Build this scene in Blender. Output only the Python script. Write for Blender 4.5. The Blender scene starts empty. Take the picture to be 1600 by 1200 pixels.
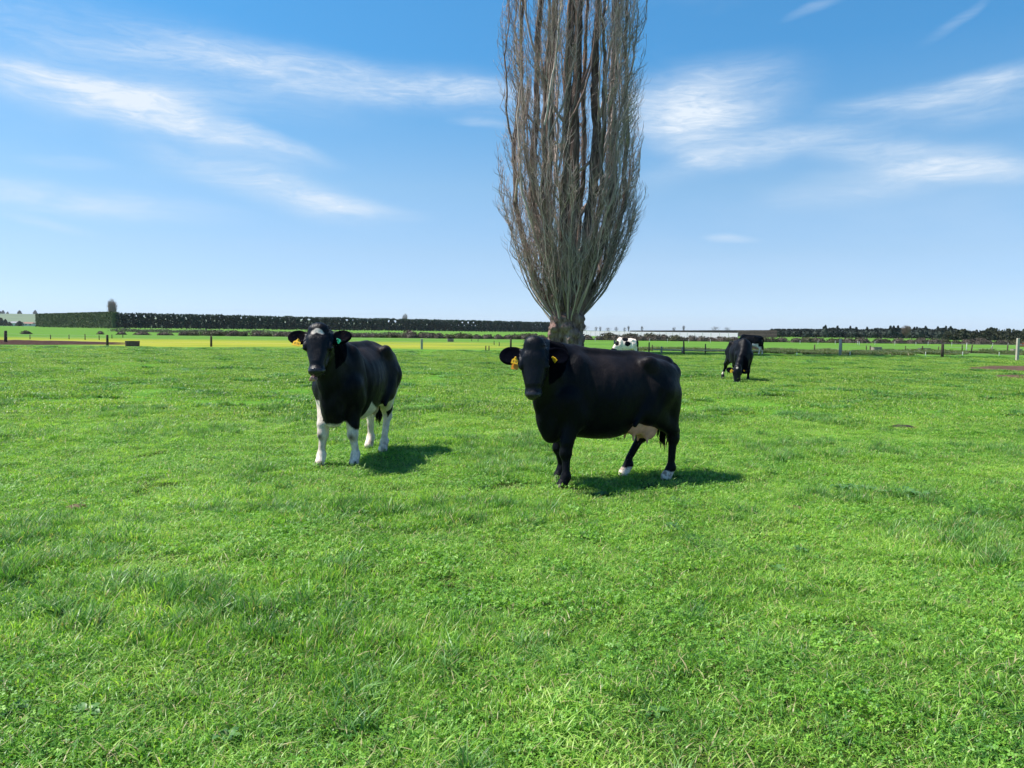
import bpy, math, random
import numpy as np
from mathutils import Vector, Matrix

rng = np.random.default_rng(7)
random.seed(7)
sc = bpy.context.scene
C = sc.collection
R = math.radians

# ------------------------------------------------------------------ camera
CAM_H = 1.55
FPX = 1202.0                      # focal length in pixels of a 1600 px wide frame
PITCH = math.atan(84.0 / FPX)
ROLL = math.atan(0.01125)
_f = Vector((0, math.cos(PITCH), -math.sin(PITCH)))
_u0 = Vector((0, math.sin(PITCH), math.cos(PITCH)))
_r0 = Vector((1, 0, 0))
_r = _r0 * math.cos(ROLL) + _u0 * math.sin(ROLL)
_u = _u0 * math.cos(ROLL) - _r0 * math.sin(ROLL)
cam_data = bpy.data.cameras.new('camera')
cam = bpy.data.objects.new('camera', cam_data)
C.objects.link(cam)
sc.camera = cam
cam_data.sensor_width = 36.0
cam_data.lens = 36.0 * FPX / 1600.0
cam_data.clip_start = 0.05
cam_data.clip_end = 20000
M = Matrix(((_r.x, _u.x, -_f.x), (_r.y, _u.y, -_f.y), (_r.z, _u.z, -_f.z))).to_4x4()
M.translation = (0, 0, CAM_H)
cam.matrix_world = M

def ray(px, py):
    return _f + _r * ((px - 800) / FPX) + _u * ((600 - py) / FPX)
def P(px, py, d):                 # the place seen at (px, py), d metres north of the camera
    v = ray(px, py)
    return Vector((0, 0, CAM_H)) + v * (d / v.y)
def G(px, py, z=0.0):             # the place on the ground seen at (px, py)
    v = ray(px, py)
    return Vector((0, 0, CAM_H)) + v * ((z - CAM_H) / v.z)
def X(px, d):                     # world x for a picture column at distance d
    return P(px, 520, d).x

# ------------------------------------------------------------------ sun, sky, exposure
SUN_EL, SUN_AZ = R(58), R(-84)    # azimuth from +Y towards +X: the sun stands on the left, a little behind the cows
sdir = Vector((math.sin(SUN_AZ) * math.cos(SUN_EL), math.cos(SUN_AZ) * math.cos(SUN_EL), math.sin(SUN_EL)))
sun_data = bpy.data.lights.new('sun', 'SUN')
sun_data.energy = 4.6
sun_data.angle = R(3.0)
sun_data.color = (1.0, 0.955, 0.88)
sun = bpy.data.objects.new('sun', sun_data)
C.objects.link(sun)
sun.rotation_euler = (-sdir).to_track_quat('-Z', 'Y').to_euler()
sun.location = (-30, 20, 40)

sc.view_settings.view_transform = 'Standard'
sc.view_settings.look = 'None'
sc.view_settings.gamma = 1
sc.view_settings.exposure = 0.85
sc.view_settings.use_curve_mapping = False
sc.render.film_transparent = False
sc.cycles.max_bounces = 6
sc.cycles.transparent_max_bounces = 6
sc.cycles.diffuse_bounces = 3
sc.cycles.glossy_bounces = 2
sc.cycles.transmission_bounces = 4
sc.cycles.volume_bounces = 0
sc.cycles.use_denoising = True

world = bpy.data.worlds.new('World')
sc.world = world
world.use_nodes = True
wt = world.node_tree
wt.nodes.clear()
WN, WL = wt.nodes, wt.links
sky = WN.new('ShaderNodeTexSky')
sky.sky_type = 'NISHITA'
sky.sun_disc = False
sky.sun_elevation = SUN_EL
sky.sun_rotation = SUN_AZ
sky.altitude = 0
sky.air_density = 1.0
sky.dust_density = 0.2
sky.ozone_density = 1.0
def wmath(op, a, b=None, c=None, clamp=False):
    n = WN.new('ShaderNodeMath'); n.operation = op; n.use_clamp = clamp
    for i, v in enumerate((a, b, c)):
        if v is None: continue
        if isinstance(v, (int, float)): n.inputs[i].default_value = v
        else: WL.new(v, n.inputs[i])
    return n.outputs[0]
tc = WN.new('ShaderNodeTexCoord')
sx = WN.new('ShaderNodeSeparateXYZ'); WL.new(tc.outputs['Generated'], sx.inputs[0])
az = wmath('ARCTAN2', sx.outputs[0], sx.outputs[1])
el = wmath('ARCSINE', sx.outputs[2])
cu = WN.new('ShaderNodeCombineXYZ'); WL.new(az, cu.inputs[0]); WL.new(el, cu.inputs[1])
uv = cu.outputs[0]
def wnoise(vec, sc_, loc=(0, 0, 0), rot=0, scale=(1, 1, 1), detail=4, rough=.55, color=False, dist=0):
    m = WN.new('ShaderNodeMapping'); m.inputs['Location'].default_value = loc
    m.inputs['Rotation'].default_value = (0, 0, rot); m.inputs['Scale'].default_value = scale
    WL.new(vec, m.inputs[0])
    n = WN.new('ShaderNodeTexNoise'); n.inputs['Scale'].default_value = sc_
    n.inputs['Detail'].default_value = detail; n.inputs['Roughness'].default_value = rough
    n.inputs['Distortion'].default_value = dist
    WL.new(m.outputs[0], n.inputs['Vector'])
    return n.outputs['Color'] if color else n.outputs['Fac']
# gently warped sky coordinates so that the cirrus streaks curl
wc = wnoise(uv, 5.0, loc=(3.1, 1.7, 0), color=True, detail=3)
vs = WN.new('ShaderNodeVectorMath'); vs.operation = 'SUBTRACT'; vs.inputs[1].default_value = (.5, .5, .5); WL.new(wc, vs.inputs[0])
vm = WN.new('ShaderNodeVectorMath'); vm.operation = 'MULTIPLY'; vm.inputs[1].default_value = (.10, .034, 0); WL.new(vs.outputs[0], vm.inputs[0])
va = WN.new('ShaderNodeVectorMath'); va.operation = 'ADD'; WL.new(uv, va.inputs[0]); WL.new(vm.outputs[0], va.inputs[1])
wuv = va.outputs[0]
# each cirrus bank: centre azimuth / elevation, half length, half width, tilt (deg), weight
def skypos(px, py):
    v = ray(px, py).normalized()
    return math.atan2(v.x, v.y), math.asin(v.z)
banks = [  # px, py, half-length px, half-width px, tilt deg (down to the right +), weight
    (120, 155, 190, 30, 8, 1.15), (200, 140, 160, 18, 4, .7), (300, 195, 190, 28, 14, 1.0), (440, 228, 110, 14, 14, .5),
    (420, 292, 210, 30, 12, .85), (560, 322, 120, 15, 6, .6), (95, 310, 230, 22, 2, .85),
    (560, 128, 430, 34, 4, .72), (240, 90, 360, 60, 5, .50), (705, 146, 170, 20, 0, .85),
    (1090, 165, 170, 60, -8, 1.0), (1060, 190, 120, 45, 5, .75), (1180, 235, 190, 26, -10, .7),
    (1400, 240, 190, 30, 12, .75), (1370, 285, 170, 30, -8, .5), (1540, 265, 150, 18, 4, .55),
    (1500, 140, 190, 18, -3, .8), (1500, 170, 150, 26, 0, .45), (1265, 12, 42, 7, -14, .45),
    (1490, 32, 50, 8, -30, .22), (1148, 376, 42, 7, 6, .55), (110, 255, 70, 9, 0, .35),
    (765, 197, 60, 8, 4, .4), (60, 345, 80, 9, 8, .35), (1100, 250, 90, 14, 10, .5)]
tot = None
for (px, py, hl, hw, tilt, wgt) in banks:
    a0, e0 = skypos(px, py)
    m = WN.new('ShaderNodeMapping'); m.vector_type = 'TEXTURE'
    m.inputs['Location'].default_value = (a0, e0, 0)
    m.inputs['Rotation'].default_value = (0, 0, -R(tilt))
    m.inputs['Scale'].default_value = (hl / FPX * 1.12, hw / FPX * 1.25, 1)
    WL.new(wuv, m.inputs[0])
    ln = WN.new('ShaderNodeVectorMath'); ln.operation = 'LENGTH'; WL.new(m.outputs[0], ln.inputs[0])
    mr = WN.new('ShaderNodeMapRange'); mr.interpolation_type = 'SMOOTHERSTEP'
    mr.inputs['From Min'].default_value = 1.15; mr.inputs['From Max'].default_value = 0.0
    mr.inputs['To Min'].default_value = 0; mr.inputs['To Max'].default_value = wgt
    WL.new(ln.outputs['Value'], mr.inputs['Value'])
    tot = mr.outputs[0] if tot is None else wmath('ADD', tot, mr.outputs[0])
fib = wnoise(wuv, 5.5, rot=R(7), scale=(1.0, 4.6, 1), detail=8, rough=.6, dist=.5)
fib2 = wnoise(wuv, 17.0, rot=R(-14), scale=(1.0, 6.0, 1), detail=8, rough=.68, dist=1.6)
fm = WN.new('ShaderNodeMapRange'); fm.inputs['From Min'].default_value = .34; fm.inputs['From Max'].default_value = .62
WL.new(fib, fm.inputs['Value'])
f2 = WN.new('ShaderNodeMapRange'); f2.inputs['From Min'].default_value = .3; f2.inputs['From Max'].default_value = .7
f2.inputs['To Min'].default_value = .55; f2.inputs['To Max'].default_value = 1.15
WL.new(fib2, f2.inputs['Value'])
fibre = wmath('MULTIPLY', wmath('ADD', wmath('MULTIPLY', fm.outputs[0], .62), .34), f2.outputs[0])
veil = wnoise(uv, 1.6, loc=(5, 2, 0), scale=(1, 3, 1), detail=5)
vl = WN.new('ShaderNodeMapRange'); vl.inputs['From Min'].default_value = .52; vl.inputs['From Max'].default_value = .8
vl.inputs['To Max'].default_value = .25; WL.new(veil, vl.inputs['Value'])
cloud = wmath('ADD', wmath('MULTIPLY', tot, fibre), vl.outputs[0])
cloud = wmath('MULTIPLY', cloud, .80, clamp=True)
up = WN.new('ShaderNodeMapRange'); up.inputs['From Min'].default_value = 0; up.inputs['From Max'].default_value = .10; WL.new(el, up.inputs['Value'])
cloud = wmath('MULTIPLY', cloud, up.outputs[0])
# the photograph's sky is a phone picture: a cyan-leaning, more saturated blue than the raw model
rp_ = WN.new('ShaderNodeValToRGB')
WL.new(wmath('DIVIDE', el, R(40)), rp_.inputs[0])
stops = [(0.0, (.74, 1.04, 1.85)), (1.2/40, (.775, 1.05, 1.75)), (3.1/40, (.80, 1.0, 1.47)), (5.5/40, (.88, 1.05, 1.35)), (10.2/40, (.93, 1.19, 1.36)),
         (14.7/40, (.72, 1.21, 1.44)), (19.1/40, (.50, 1.19, 1.52)), (22.8/40, (.50, 1.24, 1.57)), (1.0, (.33, 1.0, 1.42))]
els = rp_.color_ramp.elements
while len(els) < len(stops): els.new(.5)
for e_, (p_, c_) in zip(els, stops): e_.position = p_; e_.color = (c_[0]/2, c_[1]/2, c_[2]/2, 1)
tint = WN.new('ShaderNodeMix'); tint.data_type = 'RGBA'; tint.blend_type = 'MULTIPLY'; tint.inputs[0].default_value = 1
WL.new(sky.outputs[0], tint.inputs[6]); WL.new(rp_.outputs[0], tint.inputs[7])
dbl = WN.new('ShaderNodeVectorMath'); dbl.operation = 'SCALE'; dbl.inputs['Scale'].default_value = 2; WL.new(tint.outputs[2], dbl.inputs[0])
mixc = WN.new('ShaderNodeMix'); mixc.data_type = 'RGBA'
WL.new(cloud, mixc.inputs[0]); WL.new(dbl.outputs[0], mixc.inputs[6]); mixc.inputs[7].default_value = (7.3, 8.2, 9.2, 1)
bg = WN.new('ShaderNodeBackground'); bg.inputs[1].default_value = 0.0607
WL.new(mixc.outputs[2], bg.inputs[0])
wo = WN.new('ShaderNodeOutputWorld'); WL.new(bg.outputs[0], wo.inputs[0])

# ------------------------------------------------------------------ helpers
def tag(o, label=None, cat=None, group=None, kind=None):
    if label: o['label'] = label
    if cat: o['category'] = cat
    if group: o['group'] = group
    if kind: o['kind'] = kind
    return o

def empty(name, loc=(0, 0, 0), rz=0.0):
    o = bpy.data.objects.new(name, None)
    o.location = loc; o.rotation_euler = (0, 0, rz); o.empty_display_size = .2
    C.objects.link(o)
    return o

def mesh_np(name, V, F, mat=None, smooth=False):
    """mesh from arrays; F is an (n,3) or (n,4) int array or a list of both"""
    me = bpy.data.meshes.new(name)
    V = np.asarray(V, dtype=np.float32)
    Fs = F if isinstance(F, list) else [F]
    Fs = [np.asarray(f, dtype=np.int32) for f in Fs if len(f)]
    me.vertices.add(len(V)); me.vertices.foreach_set('co', V.ravel())
    loops = np.concatenate([f.ravel() for f in Fs])
    tots = np.concatenate([np.full(len(f), f.shape[1], dtype=np.int32) for f in Fs])
    starts = np.concatenate([[0], np.cumsum(tots)[:-1]]).astype(np.int32)
    me.loops.add(len(loops)); me.loops.foreach_set('vertex_index', loops)
    me.polygons.add(len(tots)); me.polygons.foreach_set('loop_start', starts)
    me.polygons.foreach_set('loop_total', tots)
    if smooth: me.polygons.foreach_set('use_smooth', np.ones(len(tots), dtype=bool))
    if mat is not None: me.materials.append(mat)
    me.update(); me.validate(verbose=False)
    return me

def link(name, me, parent=None, loc=None):
    o = bpy.data.objects.new(name, me)
    C.objects.link(o)
    if parent is not None: o.parent = parent
    if loc is not None: o.location = loc
    return o

def copy_tree(o, parent=None):
    c = o.copy(); C.objects.link(c)
    if parent is not None:
        c.parent = parent
    for ch in [x for x in list(C.objects) if x.parent == o]:
        copy_tree(ch, c)
    return c

class MB:
    """collects shapes into one mesh"""
    def __init__(self): self.v = []; self.f = []; self.n = 0
    def add(self, V, F):
        V = np.asarray(V, float)
        self.v.append(V); self.f += [tuple(i + self.n for i in f) for f in F]; self.n += len(V)
    def box(self, lo, hi, bevel=0.0, rot=None, c=None):
        x0, y0, z0 = lo; x1, y1, z1 = hi; b = bevel
        if b <= 0:
            V = [(x0,y0,z0),(x1,y0,z0),(x1,y1,z0),(x0,y1,z0),(x0,y0,z1),(x1,y0,z1),(x1,y1,z1),(x0,y1,z1)]
            F = [(0,3,2,1),(4,5,6,7),(0,1,5,4),(1,2,6,5),(2,3,7,6),(3,0,4,7)]
        else:
            def ring(z, i):
                return [(x0+i+b,y0+i,z),(x1-i-b,y0+i,z),(x1-i,y0+i+b,z),(x1-i,y1-i-b,z),(x1-i-b,y1-i,z),(x0+i+b,y1-i,z),(x0+i,y1-i-b,z),(x0+i,y0+i+b,z)]
            V = ring(z0, b) + ring(z0 + b, 0) + ring(z1 - b, 0) + ring(z1, b)
            F = [tuple(reversed(range(8))), tuple(range(24, 32))]
            for k in range(3):
                for i in range(8):
                    j = (i + 1) % 8
                    F.append((k*8+i, k*8+j, k*8+8+j, k*8+8+i))
        V = np.array(V, float)
        if rot is not None:
            cc = np.array(c if c is not None else ((x0+x1)/2, (y0+y1)/2, (z0+z1)/2))
            V = (V - cc) @ np.array(rot).T + cc
        self.add(V, F)
    def tube(self, pts, radii, sides=8, cap=True):
        V, F = tube_arr(np.asarray(pts, float), np.asarray(radii, float), sides)
        F = [tuple(q) for q in F]
        n = len(pts)
        if cap:
            F.append(tuple(reversed(range(sides)))); F.append(tuple(range((n-1)*sides, n*sides)))
        self.add(V, F)
    def build(self, name, mat, parent=None, smooth=False, loc=None):
        me = bpy.data.meshes.new(name)
        me.from_pydata(np.concatenate(self.v).tolist(), [], self.f)
        if smooth: me.polygons.foreach_set('use_smooth', [True] * len(me.polygons))
        me.materials.append(mat); me.update()
        return link(name, me, parent, loc)

def tube_arr(pts, radii, sides):
    n = len(pts)
    T = np.gradient(pts, axis=0) if n > 2 else np.repeat((pts[1:] - pts[:1]), n, axis=0)
    T = T / (np.linalg.norm(T, axis=1, keepdims=True) + 1e-9)
    ref = np.array([1.0, 0, 0]) if abs(T[0][0]) < .8 else np.array([0, 1.0, 0])
    A = np.cross(T, ref); A /= (np.linalg.norm(A, axis=1, keepdims=True) + 1e-9)
    B = np.cross(T, A)
    ang = np.arange(sides) * 2 * np.pi / sides
    V = pts[:, None, :] + radii[:, None, None] * (np.cos(ang)[None, :, None] * A[:, None, :] + np.sin(ang)[None, :, None] * B[:, None, :])
    V = V.reshape(-1, 3)
    i = np.arange(n - 1)[:, None] * sides; j = np.arange(sides)[None, :]; k = (j + 1) % sides
    F = np.stack([i + j, i + k, i + sides + k, i + sides + j], -1).reshape(-1, 4)
    return V, F

# value noise in numpy, smooth, for shapes
_perm = np.random.default_rng(3).random((64, 64, 64)).astype(np.float32)
def vnoise(x, y, z=0.0):
    x = np.asarray(x, dtype=np.float64); y = np.asarray(y, dtype=np.float64); z = np.asarray(z, dtype=np.float64) + 0 * x
    xi, yi, zi = np.floor(x).astype(int), np.floor(y).astype(int), np.floor(z).astype(int)
    fx, fy, fz = x - xi, y - yi, z - zi
    fx = fx*fx*(3-2*fx); fy = fy*fy*(3-2*fy); fz = fz*fz*(3-2*fz)
    def g(a, b, c): return _perm[a & 63, b & 63, c & 63]
    c00 = g(xi,yi,zi)*(1-fx)+g(xi+1,yi,zi)*fx; c10 = g(xi,yi+1,zi)*(1-fx)+g(xi+1,yi+1,zi)*fx
    c01 = g(xi,yi,zi+1)*(1-fx)+g(xi+1,yi,zi+1)*fx; c11 = g(xi,yi+1,zi+1)*(1-fx)+g(xi+1,yi+1,zi+1)*fx
    return (c00*(1-fy)+c10*fy)*(1-fz)+(c01*(1-fy)+c11*fy)*fz
def fbm(x, y, z=0.0, o=4):
    s = 0; a = .5; t = 0
    for k in range(o):
        s = s + a * vnoise(x*2**k + 17*k, y*2**k + 5*k, np.asarray(z)*2**k + 3*k); t += a; a *= .5
    return s / t

# ------------------------------------------------------------------ material builder
class NT:
    def __init__(self, name):
        self.m = bpy.data.materials.new(name); self.m.use_nodes = True
        self.t = self.m.node_tree; self.N = self.t.nodes; self.L = self.t.links
        self.b = self.N['Principled BSDF']; self.out = self.N['Material Output']
    def n(self, kind, **kw):
        n = self.N.new(kind)
        for k, v in kw.items(): setattr(n, k, v)
        return n
    def put(self, sock, v):
        if isinstance(v, bpy.types.NodeSocket): self.L.new(v, sock)
        elif isinstance(v, (tuple, list)) and len(v) == 3 and sock.type == 'RGBA': sock.default_value = (*v, 1)
        else: sock.default_value = v
    def pos(self): return self.n('ShaderNodeNewGeometry').outputs['Position']
    def obj(self): return self.n('ShaderNodeTexCoord').outputs['Object']
    def noise(self, vec, scale, detail=4, rough=.55, stretch=(1, 1, 1), dist=0, color=False):
        mp = self.n('ShaderNodeMapping'); mp.inputs['Scale'].default_value = stretch; self.L.new(vec, mp.inputs[0])
        n = self.n('ShaderNodeTexNoise'); n.inputs['Scale'].default_value = scale; n.inputs['Detail'].default_value = detail
        n.inputs['Roughness'].default_value = rough; n.inputs['Distortion'].default_value = dist
        self.L.new(mp.outputs[0], n.inputs['Vector'])
        return n.outputs['Color' if color else 'Fac']
    def ramp(self, fac, stops):
        r = self.n('ShaderNodeValToRGB'); e = r.color_ramp.elements
        while len(e) < len(stops): e.new(.5)
        for el_, (p, c) in zip(e, stops): el_.position = p; el_.color = (*c, 1) if len(c) == 3 else c
        self.put(r.inputs[0], fac); return r.outputs[0]
    def mr(self, v, a, b, c=0.0, d=1.0):
        r = self.n('ShaderNodeMapRange'); self.put(r.inputs[0], v)
        for i, q in enumerate((a, b, c, d)): r.inputs[i + 1].default_value = q
        return r.outputs[0]
    def mix(self, f, a, b, mode='MIX'):
        r = self.n('ShaderNodeMix', data_type='RGBA', blend_type=mode)
        self.put(r.inputs[0], f); self.put(r.inputs[6], a); self.put(r.inputs[7], b); return r.outputs[2]
    def math(self, op, a, b=0.0, clamp=False):
        r = self.n('ShaderNodeMath', operation=op, use_clamp=clamp); self.put(r.inputs[0], a); self.put(r.inputs[1], b); return r.outputs[0]
    def attr(self, name, typ='GEOMETRY'): return self.n('ShaderNodeAttribute', attribute_name=name, attribute_type=typ)
    def bump(self, h, strength=.5, dist=.01, normal=None):
        b = self.n('ShaderNodeBump'); b.inputs['Strength'].default_value = strength; b.inputs['Distance'].default_value = dist
        self.put(b.inputs['Height'], h)
        if normal is not None: self.L.new(normal, b.inputs['Normal'])
        return b.outputs[0]
    def set(self, **kw):
        for k, v in kw.items(): self.put(self.b.inputs[k.replace('_', ' ')], v)
        return self
    def translucent(self, color, fac):
        t = self.n('ShaderNodeBsdfTranslucent'); self.put(t.inputs[0], color)
        mx = self.n('ShaderNodeMixShader'); self.put(mx.inputs[0], fac)
        self.L.new(self.b.outputs[0], mx.inputs[1]); self.L.new(t.outputs[0], mx.inputs[2])
        self.L.new(mx.outputs[0], self.out.inputs[0])

def simple_mat(name, col, rough=.7, var=.3, scale=8, stretch=(1, 1, 1), bump=.3, bd=.01, spec=.3):
    t = NT(name); p = t.obj()
    n = t.noise(p, scale, 5, .6, stretch)
    dark = tuple(c * (1 - var) for c in col); lite = tuple(min(1, c * (1 + var)) for c in col)
    t.set(Base_Color=t.ramp(n, [(.3, dark), (.7, lite)]), Roughness=rough, Normal=t.bump(n, bump, bd))
    t.b.inputs['Specular IOR Level'].default_value = spec
    return t.m

# ------------------------------------------------------------------ implicit shapes -> mesh
class Field:
    def __init__(self, lo, hi, h):
        self.lo = np.array(lo, float); self.h = h
        self.n = np.ceil((np.array(hi) - self.lo) / h).astype(int) + 1
        self.D = np.full(self.n, 1.0, dtype=np.float32)
        self.ax = [self.lo[i] + h * np.arange(self.n[i]) for i in range(3)]
    def region(self, lo, hi, m):
        a = np.maximum(0, np.floor((np.array(lo) - m - self.lo) / self.h).astype(int))
        b = np.minimum(self.n, np.ceil((np.array(hi) + m - self.lo) / self.h).astype(int) + 1)
        if np.any(b <= a): return None
        sl = tuple(slice(a[i], b[i]) for i in range(3))
        g = np.meshgrid(*[self.ax[i][sl[i]].astype(np.float32) for i in range(3)], indexing='ij', sparse=True)
        return sl, g
    def join(self, sl, d, k, cut=False):
        a = self.D[sl]
        if cut:
            d = -d; hh = np.maximum(k - np.abs(a - d), 0) / k
            self.D[sl] = np.maximum(a, d) + hh * hh * k * .25
        else:
            hh = np.maximum(k - np.abs(a - d), 0) / k
            self.D[sl] = np.minimum(a, d) - hh * hh * k * .25
    def ell(self, c, r, k=.04, Rm=None, cut=False):
        c = np.array(c, float); r = np.array(r, float)
        m = max(r) if Rm is not None else r
        q = self.region(c - m, c + m, k + 2 * self.h)
        if q is None: return
        sl, g = q
        p = [g[i] - c[i] for i in range(3)]
        if Rm is not None:   # Rm columns = local axes in body space
            p = [p[0]*Rm[0][i] + p[1]*Rm[1][i] + p[2]*Rm[2][i] for i in range(3)]
        k0 = np.sqrt((p[0]/r[0])**2 + (p[1]/r[1])**2 + (p[2]/r[2])**2)
        k1 = np.sqrt((p[0]/r[0]**2)**2 + (p[1]/r[1]**2)**2 + (p[2]/r[2]**2)**2) + 1e-6
        self.join(sl, (k0 * (k0 - 1) / k1).astype(np.float32), k, cut)
    def rc(self, a, b, ra, rb, k=.04, cut=False):
        a = np.array(a, float); b = np.array(b, float); m = max(ra, rb)
        q = self.region(np.minimum(a, b) - m, np.maximum(a, b) + m, k + 2 * self.h)
        if q is None: return
        sl, g = q
        ab = b - a; L2 = float(ab @ ab) + 1e-9
        p = [g[i] - a[i] for i in range(3)]
        t = np.clip((p[0]*ab[0] + p[1]*ab[1] + p[2]*ab[2]) / L2, 0, 1)
        d = np.sqrt((p[0]-t*ab[0])**2 + (p[1]-t*ab[1])**2 + (p[2]-t*ab[2])**2) - (ra + (rb - ra) * t)
        self.join(sl, d.astype(np.float32), k, cut)
    def chain(self, pts, rad, k=.04):
        for i in range(len(pts) - 1): self.rc(pts[i], pts[i+1], rad[i], rad[i+1], k)
    def extract(self):
        D, h = self.D, self.h
        ins = D < 0
        c = ins.astype(np.int8)
        s = sum(c[i:c.shape[0]-1+i, j:c.shape[1]-1+j, k:c.shape[2]-1+k] for i in (0,1) for j in (0,1) for k in (0,1))
        act = (s > 0) & (s < 8)
        idx = np.argwhere(act)
        num = np.full(act.shape, -1, dtype=np.int32); num[act] = np.arange(len(idx))
        acc = np.zeros((len(idx), 3)); cnt = np.zeros(len(idx))
        cor = {(i,j,k): D[idx[:,0]+i, idx[:,1]+j, idx[:,2]+k] for i in (0,1) for j in (0,1) for k in (0,1)}
        for a in cor:
            for axis in range(3):
                if a[axis] == 0:
                    b = list(a); b[axis] = 1; b = tuple(b)
                    da, db = cor[a], cor[b]
                    m = (da < 0) != (db < 0)
                    t = np.where(m, da / np.where(m, da - db, 1), 0)
                    pt = np.zeros((len(idx), 3)); pt += np.array(a); pt[:, axis] += t
                    acc[m] += pt[m]; cnt[m] += 1
        V = self.lo + h * (idx + acc / cnt[:, None])
        F = []
        for axis in range(3):
            o = [(1,2),(2,0),(0,1)][axis]
            sa = [slice(None)]*3; sb = [slice(None)]*3
            sa[axis] = slice(0, -1); sb[axis] = slice(1, None)
            A, B = ins[tuple(sa)], ins[tuple(sb)]
            e = np.argwhere(A != B)
            ok = np.ones(len(e), bool)
            for q in o: ok &= (e[:, q] > 0) & (e[:, q] < D.shape[q] - 1)
            e = e[ok]
            fl = A[e[:,0], e[:,1], e[:,2]]
            def cell(du, dv):
                w = e.copy(); w[:, o[0]] -= du; w[:, o[1]] -= dv
                return num[w[:,0], w[:,1], w[:,2]]
            q = np.stack([cell(1,1), cell(0,1), cell(0,0), cell(1,0)], -1)
            q[~fl] = q[~fl][:, ::-1]
            F.append(q)
        return V, np.concatenate(F)

def uvsphere(r, seg=12, rings=8):
    V = [(0, 0, r)]
    for i in range(1, rings):
        p = math.pi*i/rings
        for k in range(seg):
            a = 2*math.pi*k/seg; V.append((r*math.sin(p)*math.cos(a), r*math.sin(p)*math.sin(a), r*math.cos(p)))
    V.append((0, 0, -r)); F = []
    for k in range(seg): F.append((0, 1+k, 1+(k+1) % seg))
    for i in range(rings-2):
        for k in range(seg):
            a = 1+i*seg; F.append((a+k, a+seg+k, a+seg+(k+1) % seg, a+(k+1) % seg))
    a = 1+(rings-2)*seg
    for k in range(seg): F.append((a+k, len(V)-1, a+(k+1) % seg))
    return np.array(V), F


# ------------------------------------------------------------------ the ground
def terr(x, y):
    x = np.asarray(x, float); y = np.asarray(y, float)
    fade = np.clip(1 - (np.hypot(x, y) - 45) / 30, 0, 1)
    return (.075*(fbm(x/1.1 + 40, y/1.1 + 40, 0, 3) - .5) + .10*(fbm(x/5 + 9, y/5 + 4, 0, 2) - .5)) * fade
def tz(x, y): return float(terr(np.array([x]), np.array([y]))[0])

def ground_material():
    t = NT('pasture_ground'); p = t.pos()
    big = t.noise(p, .05, 5, .6); mid = t.noise(p, .45, 5, .65); fine = t.noise(p, 6, 5, .7); streak = t.noise(p, .22, 4, .6, (.35, 1.5, 1))
    c1 = t.ramp(t.math('ADD', t.math('MULTIPLY', mid, .6), t.math('MULTIPLY', fine, .4)),
                [(.30, (.040, .115, .014)), (.45, (.080, .200, .022)), (.58, (.125, .280, .032)), (.72, (.175, .335, .045))])
    c1 = t.mix(t.mr(big, .35, .65, 0, .45), c1, (.085, .200, .028))
    c1 = t.mix(t.mr(streak, .50, .72, 0, .55), c1, (.052, .118, .022))
    sep = t.n('ShaderNodeSeparateXYZ'); t.L.new(p, sep.inputs[0])
    x, y = sep.outputs[0], sep.outputs[1]
    wob = t.math('MULTIPLY', t.math('SUBTRACT', t.noise(p, .06, 4, .6), .5), 26)
    yy = t.math('ADD', y, wob)
    # the paddock behind the fence on the left is yellower
    m = t.math('MULTIPLY', t.mr(yy, 60, 64), t.mr(yy, 100, 80))
    m = t.math('MULTIPLY', m, t.mr(t.math('ADD', x, wob), 4, -8))
    far = t.mr(y, 52, 62)
    c1 = t.mix(t.math('MULTIPLY', far, .75), c1, t.ramp(t.noise(p, .09, 5, .65, (.4, 1.4, 1)), [(.3, (.075, .165, .028)), (.7, (.115, .225, .036))]))
    c1 = t.mix(t.math('MULTIPLY', m, .92), c1, t.ramp(t.noise(p, .12, 5, .6, (.3, 1.5, 1)), [(.3, (.18, .23, .025)), (.55, (.30, .30, .035)), (.75, (.34, .32, .065))]))
    near = t.mr(y, 15, 10)
    soil = t.ramp(fine, [(.3, (.022, .030, .010)), (.6, (.050, .062, .020)), (.8, (.085, .070, .040))])
    c1 = t.mix(t.math('MULTIPLY', near, .85), c1, soil)
    t.set(Base_Color=c1, Roughness=.9, Normal=t.bump(t.math('ADD', t.math('MULTIPLY', mid, 2.2), t.math('MULTIPLY', fine, .4)), .75, .12))
    t.b.inputs['Specular IOR Level'].default_value = .03
    return t.m
M_GROUND = ground_material()
def axis_steps():
    a = [0.0]; s = .22
    while a[-1] < 5200:
        s = .22 if a[-1] < 26 else s*1.075
        a.append(a[-1] + s)
    return np.array(a)
ax_ = axis_steps(); xs_ = np.concatenate([-ax_[:0:-1], ax_]); ys_ = np.concatenate([-np.array([5200, 2500, 800, 200, 60, 20, 8, 4, 2, 1]), ax_])
GX, GY = np.meshgrid(xs_, ys_, indexing='ij')
GZ = terr(GX, GY)
nx, ny = GX.shape
ii = (np.arange(nx-1)[:, None]*ny + np.arange(ny-1)[None, :]).ravel()
gF = np.stack([ii, ii+ny, ii+ny+1, ii+1], -1)
o = link('ground', mesh_np('ground', np.stack([GX.ravel(), GY.ravel(), GZ.ravel()], 1), gF, M_GROUND, True))
tag(o, kind='structure')

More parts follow.
